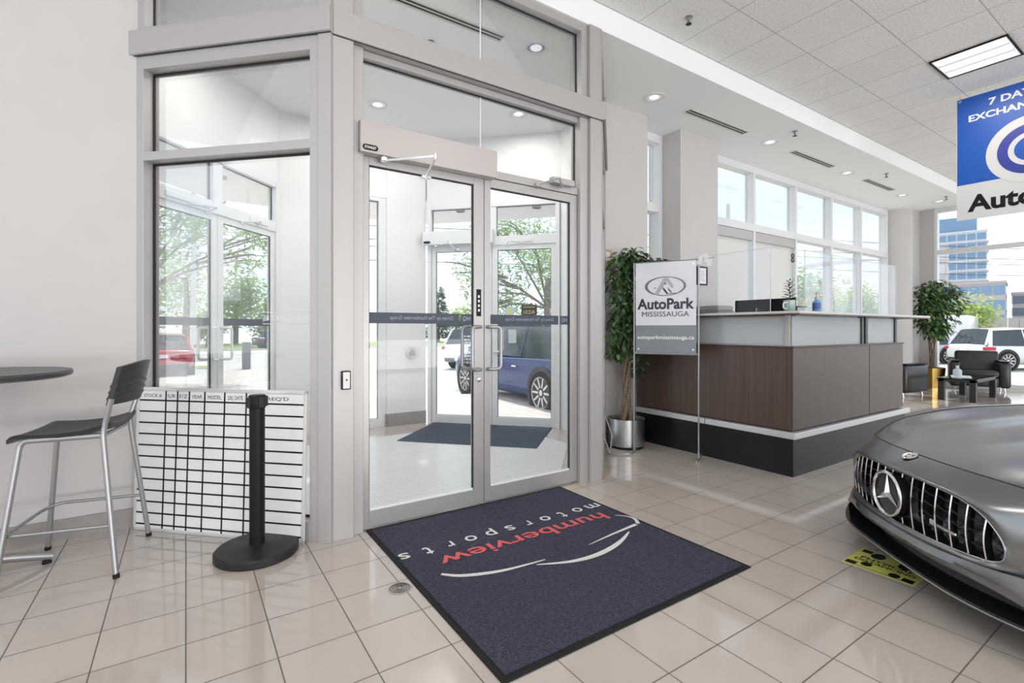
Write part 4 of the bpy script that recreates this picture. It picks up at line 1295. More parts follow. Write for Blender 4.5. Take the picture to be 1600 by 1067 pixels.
# sneeze screens
def screen(x0, x1, y0, y1, label, h=0.62):
    t = thing('sneeze_screen', label, 'clear screen', (x0, y0, 1.462))
    dx, dy = x1 - x0, y1 - y0
    L = math.hypot(dx, dy)
    a = math.atan2(dy, dx)
    R_ = Matrix.Rotation(a, 4, 'Z')
    MB().box(0, L, -0.002, 0.002, 0.0, h, R_).done('sheet', ACRYL, t)
    b = MB().box(0, 0.005, -0.0035, 0.0035, 0, h, R_).box(L - 0.005, L, -0.0035, 0.0035, 0, h, R_).box(0, L, -0.0035, 0.0035, h - 0.004, h, R_)
    b.done('sheet_edge', frosted('acrylic_edge', (0.85, 0.88, 0.9), 0.3, 0.4) if 'acrylic_edge' not in MATS else MATS['acrylic_edge'], t)
    for s in (0.12, L - 0.12):
        MB().box(s - 0.02, s + 0.02, -0.05, 0.05, 0, 0.004, R_).box(s - 0.02, s + 0.02, -0.005, 0.005, 0.004, 0.05, R_).done('foot', ACRYL, t)
    return t
screen(4.62, 4.62, 2.52, 3.40, 'clear acrylic counter screen in front of the computer monitor')
screen(5.05, 6.20, 2.42, 2.42, 'clear acrylic counter screen behind the blue pump bottle')
screen(6.30, 7.30, 2.42, 2.42, 'clear acrylic counter screen at the street end of the counter')
# things on the counter
TOPZ = 1.462
t = thing('potted_sprig', 'pale green glass mug holding a dark leafy sprig on the counter corner', 'potted plant', (4.57, 2.32, TOPZ))
MB().lathe([(0, 0), (0.043, 0), (0.046, 0.006), (0.050, 0.105), (0.046, 0.105), (0.042, 0.01), (0, 0.01)], 32).done('mug', frosted('mint_glass', (0.55, 0.72, 0.66), 0.35, 0.4), t, smooth=True)
MB().tube(fillet([(-0.048, 0.0, 0.085), (-0.085, 0.012, 0.08), (-0.085, 0.012, 0.03), (-0.047, 0, 0.025)], 0.02, 4), 0.006, 8).done('handle', WFRAME, t, smooth=True)
MB().tube([(0, 0, 0.02), (0.004, 0.0, 0.15), (0.0, 0.004, 0.27)], 0.004, 6).done('stem', mat('sprig_stem', (0.10, 0.09, 0.06), 0.7), t)
b = MB()
for k in range(34):
    h = 0.09 + 0.19 * k / 33
    a = k * 2.4
    l = 0.078 * (1 - 0.45 * k / 33)
    leaf_geo(b.bm, Vector((0.004 * math.cos(a), 0.004 * math.sin(a), h)), Vector((math.cos(a), math.sin(a), 0.25 + 0.3 * (k / 33))), Vector((0, 0, 1)), l, l * 0.33)
b.done('leaves', mat('sprig_leaf', (0.055, 0.07, 0.05), 0.5, noise_amt=0.4, noise_scale=30), t, keep=True)
t = thing('pump_bottle', 'clear pump bottle with blue liquid and label on the counter', 'bottle', (4.93, 2.255, TOPZ))
MB().lathe([(0, 0.002), (0.032, 0.002), (0.035, 0.01), (0.035, 0.085), (0.028, 0.105), (0.014, 0.115), (0.014, 0.125), (0, 0.125)], 28).done('bottle', mat('blue_gel', (0.10, 0.30, 0.62), 0.2), t, smooth=True)
MB().lathe([(0.0358, 0.03), (0.0358, 0.088)], 28).done('label', mat('blue_label', (0.05, 0.10, 0.32), 0.4), t, smooth=True)
MB().lathe([(0.017, 0.122), (0.017, 0.145), (0.006, 0.148), (0.006, 0.175), (0.012, 0.176), (0.012, 0.186), (0, 0.187)], 20).tube([(0, 0, 0.181), (-0.03, -0.015, 0.180), (-0.036, -0.018, 0.172)], 0.004, 6).done('pump', mat('pump_plastic', (0.50, 0.42, 0.38), 0.4), t, smooth=True)
t = thing('pen_tray', 'slim dark tray with a pen on the counter between mug and bottle', 'tray', (4.74, 2.34, TOPZ))
MB().cyl((0, 0, 0), (0, 0, 0.05), 0.004).done('stem', DARK, t)
MB().box(-0.06, 0.11, -0.04, 0.04, 0.05, 0.056).done('tray', mat('tray_grey', (0.16, 0.16, 0.16), 0.4), t, bevel=0.002)
t = thing('monitor', 'wide black computer monitor standing on the desk behind the counter', 'monitor', (5.08, 2.86, 1.02), math.radians(90))
MB().rbox(-0.34, 0.30, -0.02, 0.02, 0.12, 0.60, 0.006, 2).done('housing', BLACK, t)
MB().box(-0.33, 0.29, -0.0225, -0.02, 0.135, 0.59).done('screen', mat('screen_black', (0.02, 0.025, 0.035), 0.08), t)
MB().box(-0.03, 0.03, 0.01, 0.05, 0.0, 0.35).done('stand_neck', BLACK, t)
MB().box(-0.12, 0.12, -0.08, 0.10, 0.0, 0.012).done('stand_foot', BLACK, t, bevel=0.004)
t = thing('desk_printer', 'low grey office printer on the desk by the certificate pier', 'printer', (5.20, 3.55, 1.02), math.radians(90))
MB().rbox(-0.2, 0.2, -0.16, 0.16, 0, 0.50, 0.012, 2).done('body', mat('printer_grey', (0.30, 0.30, 0.30), 0.5), t)
MB().rbox(-0.19, 0.19, -0.15, 0.15, 0.50, 0.56, 0.01, 2).done('lid', mat('printer_lid', (0.45, 0.44, 0.43), 0.5), t)
MB().box(-0.16, 0.16, -0.1625, -0.15, 0.36, 0.40).done('paper_slot', BLACK, t)

# ---- seating corner
LEATHER = mat('black_leather', (0.022, 0.022, 0.025), 0.32, noise_amt=0.2, noise_scale=60, bump=0.15)
def armchair(loc, rz, label, name='armchair', W_=0.98, flip=False):
    t = thing(name, label, 'armchair', loc, rz)
    # faces local -y
    h = W_ / 2
    MB().rbox(-h + 0.15, h - 0.15, -0.36, 0.25, 0.10, 0.30, 0.02).done('seat_base', LEATHER, t, smooth=True)
    MB().rbox(-h + 0.16, h - 0.16, -0.40, 0.20, 0.30, 0.44, 0.045, 4).done('seat_cushion', LEATHER, t, smooth=True)
    MB().rbox(-h + 0.12, h - 0.12, 0.14, 0.36, 0.10, 0.86, 0.05, 4, Matrix.Rotation(math.radians(-5), 4, 'X')).done('backrest', LEATHER, t, smooth=True)
    for s in (-1, 1):
        c = s * (h - 0.09)
        MB().rbox(c - 0.09, c + 0.09, -0.42, 0.34, 0.09, 0.62, 0.06, 4).done('arm', LEATHER, t, smooth=True)
        MB().rbox(c - 0.07, c + 0.07, -0.40, 0.30, 0.625, 0.645, 0.006, 2).done('arm_pad', BLACK, t)
    for sx in (-1, 1):
        for sy in (-0.34, 0.28):
            MB().tube([(sx * (h - 0.10), sy, 0.10), (sx * (h - 0.08), sy, 0.0)], [0.018, 0.012], 10).done('leg', CHROME, t, smooth=True)
    return t
armchair((14.25, 3.27, 0), math.radians(-72), 'black leather armchair against the street window', W_=0.94)
armchair((11.72, 3.93, 0), math.radians(80), 'black leather armchair half hidden behind the reception counter', W_=0.80)
ct = thing('coffee_table', 'low square coffee table with glass top and thick dark legs', 'coffee table', (12.3, 2.96, 0), math.radians(0))
for sx in (-1, 1):
    for sy in (-1, 1):
        MB().box(sx * 0.60 - 0.045, sx * 0.60 + 0.045, sy * 0.22 - 0.045, sy * 0.22 + 0.045, 0, 0.40).done('leg', mat('espresso_wood', (0.028, 0.024, 0.024), 0.4), ct, bevel=0.004)
b = MB().box(-0.645, 0.645, -0.265, -0.215, 0.35, 0.40).box(-0.645, 0.645, 0.215, 0.265, 0.35, 0.40).box(-0.645, -0.59, -0.22, 0.22, 0.35, 0.40).box(0.59, 0.645, -0.22, 0.22, 0.35, 0.40)
b.done('frame', mat('espresso_frame', (0.03, 0.027, 0.027), 0.4), ct)
MB().box(-0.66, 0.66, -0.28, 0.28, 0.40, 0.412).done('glass_top', glass('table_glass', (0.55, 0.75, 0.75), 1.0), ct)
t = thing('magazine', 'open magazine lying on the glass coffee table', 'magazine', (12.15, 3.02, 0.4125), 0.3)
MB().box(-0.21, 0.0, -0.14, 0.14, 0, 0.012).box(0.005, 0.21, -0.14, 0.14, 0, 0.012).done('pages', PAPER, t, bevel=0.003)
MB().box(-0.19, -0.03, -0.11, 0.10, 0.012, 0.013).box(0.03, 0.19, 0.0, 0.10, 0.012, 0.013).done('printed_picture', mat('print_blue', (0.35, 0.45, 0.52), 0.4), t)
t = thing('tissue_bottle', 'small clear bottle standing on the glass coffee table', 'bottle', (12.35, 3.12, 0.4125))
MB().lathe([(0, 0), (0.065, 0), (0.068, 0.01), (0.068, 0.11), (0.03, 0.14), (0.022, 0.15), (0.022, 0.18), (0, 0.18)], 24).done('bottle', frosted('clear_bottle', (0.85, 0.9, 0.95), 0.4, 0.4), t, smooth=True)
MB().lathe([(0.024, 0.165), (0.024, 0.195), (0, 0.197)], 18).done('cap', WHITE, t, smooth=True)

# ---- hanging banner
bn = thing('hanging_banner', 'blue and white two sided banner hung from the tiled ceiling', 'banner', (7.77, 1.34, 2.61), -PI / 2)
# local x runs along -Y (left to right for a viewer on the -X side)
BW, BH = 1.26, 1.46
BLUE = mat('banner_blue', (0.004, 0.085, 0.42), 0.4)
BWH = mat('banner_white', (0.66, 0.65, 0.64), 0.45)
MB().box(-BW / 2, BW / 2, -0.003, 0.003, 0, BH).done('panel', BWH, bn)
def bfr(x, z, d): return frame((x, -0.003 - d, z), (1, 0, 0), (0, 0, 1))
MB().box(-BW / 2 + 0.006, BW / 2 - 0.006, -0.0042, -0.0032, 0.42, BH - 0.006).done('blue_field', BLUE, bn)
def disc(r, d, m, nm, z=0.70):
    MB().lathe([(0, 0), (r, 0), (r, 0.0008), (0, 0.0008)], 64, M=bfr(0, z, d)).done(nm, m, bn)
disc(0.37, 0.0016, BWH, 'outer_ring')
disc(0.275, 0.0028, mat('banner_indigo', (0.03, 0.045, 0.30), 0.4), 'indigo_ring')
disc(0.185, 0.0040, BWH, 'inner_ring')
disc(0.135, 0.0052, BLUE, 'centre_disc')
text('7 DAY', PAPER, bn, bfr(-0.165, 1.335, 0.002), width=0.36, height=0.082, bold=0.03)
text('EXCHANGE', PAPER, bn, bfr(-0.19, 1.195, 0.002), width=0.66, height=0.078, bold=0.03)
text('AutoPark', BLACK, bn, bfr(0.02, 0.185, 0.002), width=1.10, height=0.20, bold=0.035)
for s in (-1, 1):
    MB().lathe([(0.008, 0), (0.014, 0), (0.014, 0.003), (0.008, 0.003)], 16, M=bfr(s * (BW / 2 - 0.03), BH - 0.03, 0.001)).done('eyelet', CHROME, bn)
    MB().tube([(s * (BW / 2 - 0.03), 0, BH - 0.02), (s * (BW / 2 - 0.035), 0.0, BH + 0.058)], 0.004, 6).done('cord', mat('tan_cord', (0.55, 0.42, 0.22), 0.8), bn)

# ---- vestibule mat
vm = thing('door_mat', 'plain navy mat lying inside the vestibule before the outer doors', 'door mat', (3.02, 5.36, 0.0), a5)
MB().rbox(-0.77, 0.88, -0.62, 0.56, 0.0005, 0.014, 0.004, 1).done('carpet_pile', mat('blue_grey_carpet', (0.06, 0.075, 0.105), 0.95, noise_amt=0.5, noise_scale=60, spec=0.1), vm)

# ---- yellow floor sticker
fs = thing('floor_sticker', 'yellow distancing sticker on the tiles under the nose of the sports car', 'floor sticker', (3.215, 1.11, 0), -PI / 2)
YEL = mat('sticker_yellow', (0.62, 0.62, 0.14), 0.4)
MB().rbox(-0.165, 0.165, -0.145, 0.145, 0, 0.0012, 0.0004, 1).done('sheet', YEL, fs)
b = MB()
zt = 0.0014
def patch(x0, x1, y0, y1): b.box(x0, x1, y0, y1, 0.0012, zt)
for sx in (-1, 1):
    for sy in (-1, 1):
        patch(*sorted((sx * 0.155, sx * 0.105)), *sorted((sy * 0.132, sy * 0.085)))
patch(-0.15, 0.15, 0.126, 0.132); patch(-0.15, 0.15, -0.132, -0.126)
for cx, o_ in ((-0.068, 0.012), (0.068, -0.012)):
    b.prism([(cx + 0.034 * math.cos(k * PI / 10), 0.072 + o_ + 0.045 * math.sin(k * PI / 10)) for k in range(20)], 0.0012, zt)
    b.prism([(cx + 0.026 * math.cos(k * PI / 10), -0.088 + o_ + 0.030 * math.sin(k * PI / 10)) for k in range(20)], 0.0012, zt)
b.done('footprints', BLACK, fs)
text('PHYSICAL', BLACK, fs, frame((0, 0.008, 0.0016), (1, 0, 0), (0, 1, 0)), width=0.25, height=0.032, bold=0.03)
text('DISTANCING', BLACK, fs, frame((0, -0.034, 0.0016), (1, 0, 0), (0, 1, 0)), width=0.28, height=0.032, bold=0.03)
# ================================================================== THE SPORTS CAR
CARP = mat('satin_grey_paint', (0.25, 0.255, 0.26), 0.24, 0.9)
CARG = mat('gloss_black', (0.012, 0.012, 0.013), 0.12)
CARB = mat('car_black_plastic', (0.02, 0.02, 0.022), 0.5)
DGL = mat('dark_car_glass', (0.015, 0.018, 0.02), 0.06)
sc_ = thing('sports_car', 'satin grey sports coupe with a large star badge on its slatted grille', 'car', (3.022, 1.018, 0), math.radians(139.7))
# half sections, top centre -> side -> bottom centre
ST = [
 [(0.0, 0, 0.585), (-0.0144, 0.2, 0.582), (-0.0467, 0.36, 0.562), (-0.0745, 0.455, 0.52), (-0.0955, 0.515, 0.45), (-0.1011, 0.53, 0.39), (-0.0936, 0.51, 0.352), (-0.0697, 0.44, 0.335), (-0.0225, 0.25, 0.328), (0.0, 0, 0.328)],
 [(0.008, 0, 0.6), (-0.0064, 0.2, 0.598), (-0.0454, 0.385, 0.58), (-0.0784, 0.49, 0.545), (-0.1269, 0.565, 0.465), (-0.1639, 0.582, 0.39), (-0.1549, 0.56, 0.335), (-0.0682, 0.46, 0.312), (-0.0145, 0.25, 0.306), (0.008, 0, 0.306)],
 [(-0.075, 0, 0.648), (-0.0928, 0.22, 0.645), (-0.1494, 0.44, 0.63), (-0.2272, 0.61, 0.6), (-0.3148, 0.74, 0.53), (-0.3624, 0.79, 0.42), (-0.3678, 0.76, 0.33), (-0.207, 0.52, 0.275), (-0.0462, 0.25, 0.262), (-0.02, 0, 0.262)],
 [(-0.16, 0, 0.668), (-0.17, 0.24, 0.668), (-0.23, 0.47, 0.662), (-0.31, 0.65, 0.655), (-0.39, 0.8, 0.58), (-0.41, 0.855, 0.46), (-0.38, 0.84, 0.34), (-0.3, 0.65, 0.23), (-0.17, 0.3, 0.19), (-0.15, 0, 0.19)],
 [(-0.33, 0, 0.7), (-0.34, 0.25, 0.705), (-0.4, 0.49, 0.708), (-0.49, 0.7, 0.745), (-0.56, 0.88, 0.66), (-0.58, 0.93, 0.5), (-0.56, 0.925, 0.34), (-0.5, 0.8, 0.18), (-0.4, 0.3, 0.16), (-0.4, 0, 0.16)],
 [(-0.75, 0, 0.765), (-0.75, 0.25, 0.775), (-0.78, 0.5, 0.765), (-0.82, 0.74, 0.808), (-0.85, 0.91, 0.72), (-0.86, 0.965, 0.55), (-0.86, 0.965, 0.36), (-0.86, 0.9, 0.16), (-0.8, 0.3, 0.14), (-0.8, 0, 0.14)],
 [(-1.3, 0, 0.84), (-1.3, 0.25, 0.85), (-1.3, 0.5, 0.825), (-1.3, 0.76, 0.83), (-1.3, 0.92, 0.74), (-1.3, 0.955, 0.56), (-1.3, 0.95, 0.36), (-1.3, 0.9, 0.16), (-1.3, 0.3, 0.14), (-1.3, 0, 0.14)],
 [(-1.8, 0, 0.9), (-1.8, 0.25, 0.895), (-1.8, 0.5, 0.875), (-1.8, 0.76, 0.86), (-1.8, 0.92, 0.76), (-1.8, 0.945, 0.56), (-1.8, 0.93, 0.36), (-1.8, 0.88, 0.16), (-1.8, 0.3, 0.14), (-1.8, 0, 0.14)],
 [(-2.7, 0, 0.92), (-2.7, 0.25, 0.92), (-2.7, 0.5, 0.91), (-2.7, 0.76, 0.88), (-2.7, 0.93, 0.78), (-2.7, 0.95, 0.58), (-2.7, 0.93, 0.36), (-2.7, 0.88, 0.16), (-2.7, 0.3, 0.14), (-2.7, 0, 0.14)],
 [(-3.5, 0, 0.96), (-3.5, 0.25, 0.96), (-3.5, 0.5, 0.95), (-3.5, 0.78, 0.92), (-3.5, 0.96, 0.82), (-3.5, 0.985, 0.6), (-3.5, 0.97, 0.36), (-3.5, 0.9, 0.18), (-3.5, 0.3, 0.16), (-3.5, 0, 0.16)],
 [(-4.2, 0, 0.94), (-4.2, 0.25, 0.94), (-4.2, 0.5, 0.92), (-4.2, 0.7, 0.88), (-4.2, 0.85, 0.8), (-4.2, 0.9, 0.6), (-4.2, 0.87, 0.38), (-4.2, 0.8, 0.24), (-4.2, 0.3, 0.2), (-4.2, 0, 0.2)],
 [(-4.5, 0, 0.84), (-4.5, 0.2, 0.84), (-4.5, 0.45, 0.83), (-4.48, 0.62, 0.8), (-4.46, 0.74, 0.74), (-4.45, 0.78, 0.6), (-4.46, 0.75, 0.42), (-4.48, 0.65, 0.32), (-4.5, 0.3, 0.28), (-4.5, 0, 0.28)],
 [(-4.54, 0, 0.66), (-4.54, 0.1, 0.66), (-4.54, 0.2, 0.66), (-4.54, 0.3, 0.65), (-4.54, 0.35, 0.62), (-4.54, 0.36, 0.58), (-4.54, 0.34, 0.54), (-4.54, 0.25, 0.52), (-4.54, 0.1, 0.51), (-4.54, 0, 0.51)],
]
KU, KV = 6, 6
mid = [[Vector(p) for p in s] for s in ST]
cols_ = [spline([s[j] for s in mid], KU) for j in range(10)]         # along the car
NS = len(cols_[0])
GR = []
for i in range(NS):
    GR.append(spline([cols_[j][i] for j in range(10)], KV))          # around the section
NP = len(GR[0])
def surf(u, v, off=0.0):
    """point at station u, section place v, lifted by off"""
    def at(a, b_):
        a = min(max(a * KU, 0), NS - 1.001); b_ = min(max(b_ * KV, 0), NP - 1.001)
        i, j = int(a), int(b_)
        fa, fb = a - i, b_ - j
        return (GR[i][j] * (1 - fa) + GR[i + 1][j] * fa) * (1 - fb) + (GR[i][j + 1] * (1 - fa) + GR[i + 1][j + 1] * fa) * fb
    p = at(u, v)
    if off:
        n = (at(u + .05, v) - at(u - .05, v)).cross(at(u, v + .05) - at(u, v - .05)).normalized()
        if n.dot(p - Vector((-2.0, 0, .4))) < 0: n = -n
        p = p + n * off
    return p
builders = {}
def zone(i, j):
    u, v = (i + .5) / KU, (j + .5) / KV
    if v > 6.35 and 2.0 < u < 4.4: return 'lower_intake'
    if 2.66 < u < 7.0 and v < 2.75: return 'bonnet'
    if 2.55 < u < 3.7 and 3.1 < v < 3.9: return 'headlight'
    return 'body_shell'
for side in (1, -1):
    vm_ = {}
    for i in range(NS - 1):
        for j in range(NP - 1):
            z_ = zone(i, j)
            bb = builders.setdefault(z_, MB())
            q = []
            for a, c_ in ((i, j), (i + 1, j), (i + 1, j + 1), (i, j + 1)):
                key = (z_, a, c_)
                if c_ in (0, NP - 1): key = (z_, a, c_, 'c')
                if key not in vm_:
                    p = GR[a][c_]
                    vm_[key] = bb.bm.verts.new((p.x, p.y * side, p.z))
                q.append(vm_[key])
            if len(set(q)) > 2:
                bb.bm.faces.new(q if side > 0 else list(reversed(q)))
zm = {'body_shell': CARP, 'bonnet': CARP, 'lower_intake': CARB, 'headlight': mat('headlight_lens', (0.10, 0.11, 0.12), 0.08, 0.3)}
for k_, bb in builders.items():
    bmesh.ops.remove_doubles(bb.bm, verts=list(bb.bm.verts), dist=0.0004)
    o = bb.done(k_, zm[k_], sc_, smooth=True, angle=75)
# bonnet shut line
b = MB()
u0 = 2.66
pts = [surf(u0 + 0.0, 2.75 * k / 14, 0.0005) for k in range(15)]
for s in (1, -1):
    b.tube([Vector((p.x, p.y * s, p.z)) for p in pts], 0.0028, 6)
    b.tube([Vector((p.x, p.y * s, p.z)) for p in [surf(u0 + (7 - u0) * k / 30, 2.75, 0.0005) for k in range(31)]], 0.0028, 6)
b.done('shut_line', CARB, sc_)
# grille: recess, mesh, slats
ring = [GR[0][j] for j in range(NP)]
full = [Vector(p) for p in ring] + [Vector((p.x, -p.y, p.z)) for p in reversed(ring[1:-1])]
b = MB()
b.loft([full, [Vector((p.x - 0.085, p.y * 0.985, 0.456 + (p.z - 0.456) * 0.97)) for p in full]])
back = [Vector((p.x - 0.085, p.y * 0.985, 0.456 + (p.z - 0.456) * 0.97)) for p in full]
cen = b.bm.verts.new((-0.10, 0, 0.456))
bv = [b.bm.verts.new(p) for p in back]
for i in range(len(bv)):
    b.bm.faces.new((bv[i], bv[(i + 1) % len(bv)], cen))
b.done('grille_recess', CARG, sc_)
b = MB()
b.tube(full, 0.003, 6, closed=True)
b.done('grille_surround', mat('dark_chrome', (0.45, 0.45, 0.46), 0.18, 1.0), sc_, smooth=True)
def ztop(y):
    for a, c_ in zip(ring, ring[1:]):
        if a.y <= abs(y) <= c_.y and a.z > 0.42:
            t = (abs(y) - a.y) / max(1e-6, c_.y - a.y)
            return a.z + (c_.z - a.z) * t, a.x + (c_.x - a.x) * t
    return 0.42, -0.06
def zbot(y):
    rr = list(reversed(ring))
    for a, c_ in zip(rr, rr[1:]):
        if a.y <= abs(y) <= c_.y and a.z < 0.42:
            t = (abs(y) - a.y) / max(1e-6, c_.y - a.y)
            return a.z + (c_.z - a.z) * t, a.x + (c_.x - a.x) * t
    return 0.38, -0.06
b = MB()
for k in range(4):
    z = 0.37 + 0.05 * k
    w = 0.47 - 0.02 * abs(k - 1)
    b.tube([(-0.035 - 0.36 * y * y, y, z) for y in [w * (i / 12 - 1) for i in range(25)]], 0.003, 6)
b.done('grille_mesh', CARB, sc_)
pitch = 0.0665
for k in range(-7, 8):
    y = k * pitch
    zt, xt = ztop(y)
    zb, xb = zbot(y)
    if k == 0:
        segs = [(zt - 0.004, 0.568)]
    elif abs(k) == 1:
        segs = [(zt - 0.004, 0.562), (0.362, zb + 0.004)]
    else:
        segs = [(zt - 0.004, zb + 0.004)]
    for za, zc in segs:
        b = MB()
        rings_ = []
        for i in range(9):
            t = i / 8
            z = za + (zc - za) * t
            tt = (zt - z) / (zt - zb)
            x = xt + (xb - xt) * tt + 0.012 * math.sin(PI * tt) - 0.004
            rings_.append([(x - 0.03, y - 0.0042, z), (x, y - 0.0042, z), (x + 0.003, y, z), (x, y + 0.0042, z), (x - 0.03, y + 0.0042, z)])
        b.loft(rings_, True, True, True)
        b.done('grille_slat', CHROME, sc_)
# star badge
SF = frame((0.022, 0, 0.460), (0, 1, 0), (0, 0, 1))
star = MB().lathe([(0, 0), (0.108, 0), (0.108, -0.05), (0, -0.05)], 48, M=SF).done('badge_disc', CARG, sc_)
MB().tube([SF @ Vector((0.107 * math.cos(2 * PI * k / 56), 0.107 * math.sin(2 * PI * k / 56), 0.006)) for k in range(56)], 0.0085, 8, closed=True).done('badge_ring', CHROME, star, smooth=True)
b = MB()
for k in range(3):
    a = PI / 2 + k * 2 * PI / 3
    d_ = Vector((math.cos(a), math.sin(a), 0)); s_ = Vector((-d_.y, d_.x, 0))
    tip = SF @ (d_ * 0.104 + Vector((0, 0, 0.004)))
    for sg_ in (1, -1):
        e1 = SF @ ((d_ * math.cos(PI / 3) + s_ * math.sin(PI / 3) * sg_) * 0.021 + Vector((0, 0, 0.002)))
        ap = SF @ Vector((0, 0, 0.018))
        b.poly([tip, e1, ap] if sg_ > 0 else [tip, ap, e1])
b.done('badge_star', CHROME, star, keep=False)
# bonnet emblem
ep = surf(2.08, 0, 0.002)
en = (surf(2.12, 0) - surf(2.04, 0)).normalized()
EF = frame((ep.x, 0, ep.z + 0.002), (0, 1, 0), (-en.x * -1 if False else en.x, 0, en.z))
em = MB().lathe([(0, 0.0), (0.036, 0.0), (0.036, 0.003), (0.031, 0.006), (0.031, 0.003), (0, 0.003)], 32, M=EF).done('bonnet_emblem', CHROME, sc_, smooth=True)
b = MB()
for k in range(3):
    a = PI / 2 + k * 2 * PI / 3 + PI / 3
    b.prism([(0.017 * math.cos(a) + 0.0085 * math.cos(a + q), 0.017 * math.sin(a) + 0.0085 * math.sin(a + q)) for q in (0, 2 * PI / 3, 4 * PI / 3)], 0.003, 0.0038, EF)
b.done('emblem_field', CARB, em)
# lettered bar on the slats, near side
b = MB().rbox(0.0, 0.010, 0.275, 0.385, 0.400, 0.412, 0.003, 2)
b.rbox(-0.006, 0.006, 0.225, 0.27, 0.394, 0.42, 0.004, 2)
b.done('grille_bar', STEEL, sc_, smooth=True).location.x = -0.028
# silver wing under the grille
UP = [(.012, 0, .302), (-.002, .25, .303), (-.075, .46, .308), (-.15, .60, .318), (-.25, .74, .325), (-.36, .87, .32), (-.48, .95, .31)]
LO = [(.012, 0, .250), (-.008, .25, .244), (-.065, .46, .236), (-.12, .60, .212), (-.175, .73, .172), (-.25, .86, .150), (-.42, .955, .145)]
up_, lo_ = spline(UP, 5), spline(LO, 5)
allu = [Vector((p.x, -p.y, p.z)) for p in reversed(up_[1:])] + up_
alll = [Vector((p.x, -p.y, p.z)) for p in reversed(lo_[1:])] + lo_
rings_ = []
for a, c_ in zip(allu, alll):
    m_ = (a + c_) / 2 + Vector((0.016, 0, 0))
    rings_.append([a, m_, c_, c_ + Vector((-0.05, 0, 0.008)), a + Vector((-0.05, 0, 0))])
MB().loft(rings_, True, True, True).done('front_wing', CARP, sc_, smooth=True, angle=50)
# concave black intake under the wing
rings_ = []
for c_ in alll:
    k = abs(c_.y)
    rings_.append([c_ + Vector((-0.006, 0, 0.004)), Vector((c_.x - 0.14, c_.y * 0.97, 0.5 * (c_.z + 0.15))), Vector((c_.x - 0.12, c_.y * 0.98, 0.150))])
MB().loft(rings_, False).done('intake_cavity', CARB, sc_, smooth=True)
# splitter
fr_ = spline([(.004, 0, 0), (-.004, .25, 0), (-.022, .40, 0), (-.072, .56, 0), (-.16, .72, 0), (-.27, .85, 0), (-.42, .94, 0), (-.60, .965, 0)], 4)
outl = [(p.x, p.y) for p in fr_] + [(-0.9, 0.9), (-0.9, -0.9)] + [(p.x, -p.y) for p in reversed(fr_[1:])]
MB().prism(outl, 0.134, 0.150).done('splitter', CARG, sc_, bevel=0.003)
b = MB().tube([Vector((p.x, -p.y, 0.136)) for p in reversed(fr_[1:])] + [Vector((p.x, p.y, 0.136)) for p in fr_], 0.0045, 6)
b.done('splitter_lip', mat('lip_grey', (0.30, 0.30, 0.31), 0.25, 0.6), sc_, smooth=True)
# parking sensors, tow cover on the near bumper
for (u, v) in ((1.85, 5.45),):
    p = surf(u, v, 0.001)
    for s in (1, -1):
        MB().lathe([(0, 0), (0.011, 0), (0.011, 0.004), (0, 0.005)], 18, M=frame((p.x, p.y * s, p.z), Vector((-0.45, 0.9 * 1, 0)) if s > 0 else Vector((0.45, 0.9, 0)), (0, 0, 1))).done('parking_sensor', CARB, sc_, smooth=True)
# cabin
cab = [(-1.75, .885, .78, .885), (-2.35, 1.20, .60, .89), (-2.75, 1.285, .55, .90), (-3.2, 1.26, .53, .92), (-3.9, 1.06, .45, .94), (-4.25, .93, .40, .93)]
rings_ = []
for x, zt_, w, zb_ in cab:
    rings_.append([(x, -w - .12 * (zt_ > 1), zb_ - 0.03), (x, -w, zb_ + (zt_ - zb_) * .8), (x, -w * .75, zt_ - 0.01 * (zt_ > 1)), (x, 0, zt_ + 0.01), (x, w * .75, zt_ - 0.01 * (zt_ > 1)), (x, w, zb_ + (zt_ - zb_) * .8), (x, w + .12 * (zt_ > 1), zb_ - 0.03)])
MB().loft(rings_, False).done('cabin_glass', DGL, sc_, smooth=True, angle=60)
rings_ = [[(x, y, z + 0.006) for (x, y, z) in r[2:5]] for r in rings_[1:5]]
MB().loft(rings_, False).done('roof', CARP, sc_, smooth=True)
def wheel(parent, x, y, r, w, side, rim_m, spokes=10, name='wheel'):
    M_ = Matrix.Translation((x, y, r)) @ Matrix.Rotation(-side * PI / 2, 4, 'X')
    ty = MB().lathe([(r * .70, -w / 2), (r * .9, -w / 2), (r, -w * .36), (r, w * .36), (r * .9, w / 2), (r * .70, w / 2), (r * .70, -w / 2)], 36, M=M_).done(name, RUBBER, parent, smooth=True)
    b = MB().lathe([(r * .70, w * .46), (r * .66, w * .49), (r * .62, w * .40), (r * .62, 0), (0, 0)], 36, M=M_)
    b.done('rim_barrel', mat('rim_dark', (0.05, 0.05, 0.055), 0.4, 0.5), ty, smooth=True)
    b = MB()
    for k in range(spokes):
        a = 2 * PI * k / spokes
        R_ = M_ @ Matrix.Rotation(a, 4, 'Z')
        b.loft([[(r * .10, -r * .055, w * .42), (r * .10, r * .055, w * .42), (r * .10, r * .055, w * .30), (r * .10, -r * .055, w * .30)],
                [(r * .68, -r * .04, w * .48), (r * .68, r * .04, w * .48), (r * .68, r * .04, w * .36), (r * .68, -r * .04, w * .36)]], True, True, True)
        for v in b.bm.verts[-8:] if False else []:
            pass
        b.bm.verts.ensure_lookup_table()
        for v in b.bm.verts[len(b.bm.verts) - 8:]:
            v.co = R_ @ v.co
    b.lathe([(0, w * .46), (r * .13, w * .45), (r * .15, w * .3)], 20, M=M_)
    b.lathe([(r * .64, w * .46), (r * .71, w * .50), (r * .71, w * .44)], 36, M=M_)
    b.done('rim', rim_m, ty, smooth=True, angle=30)
    return ty
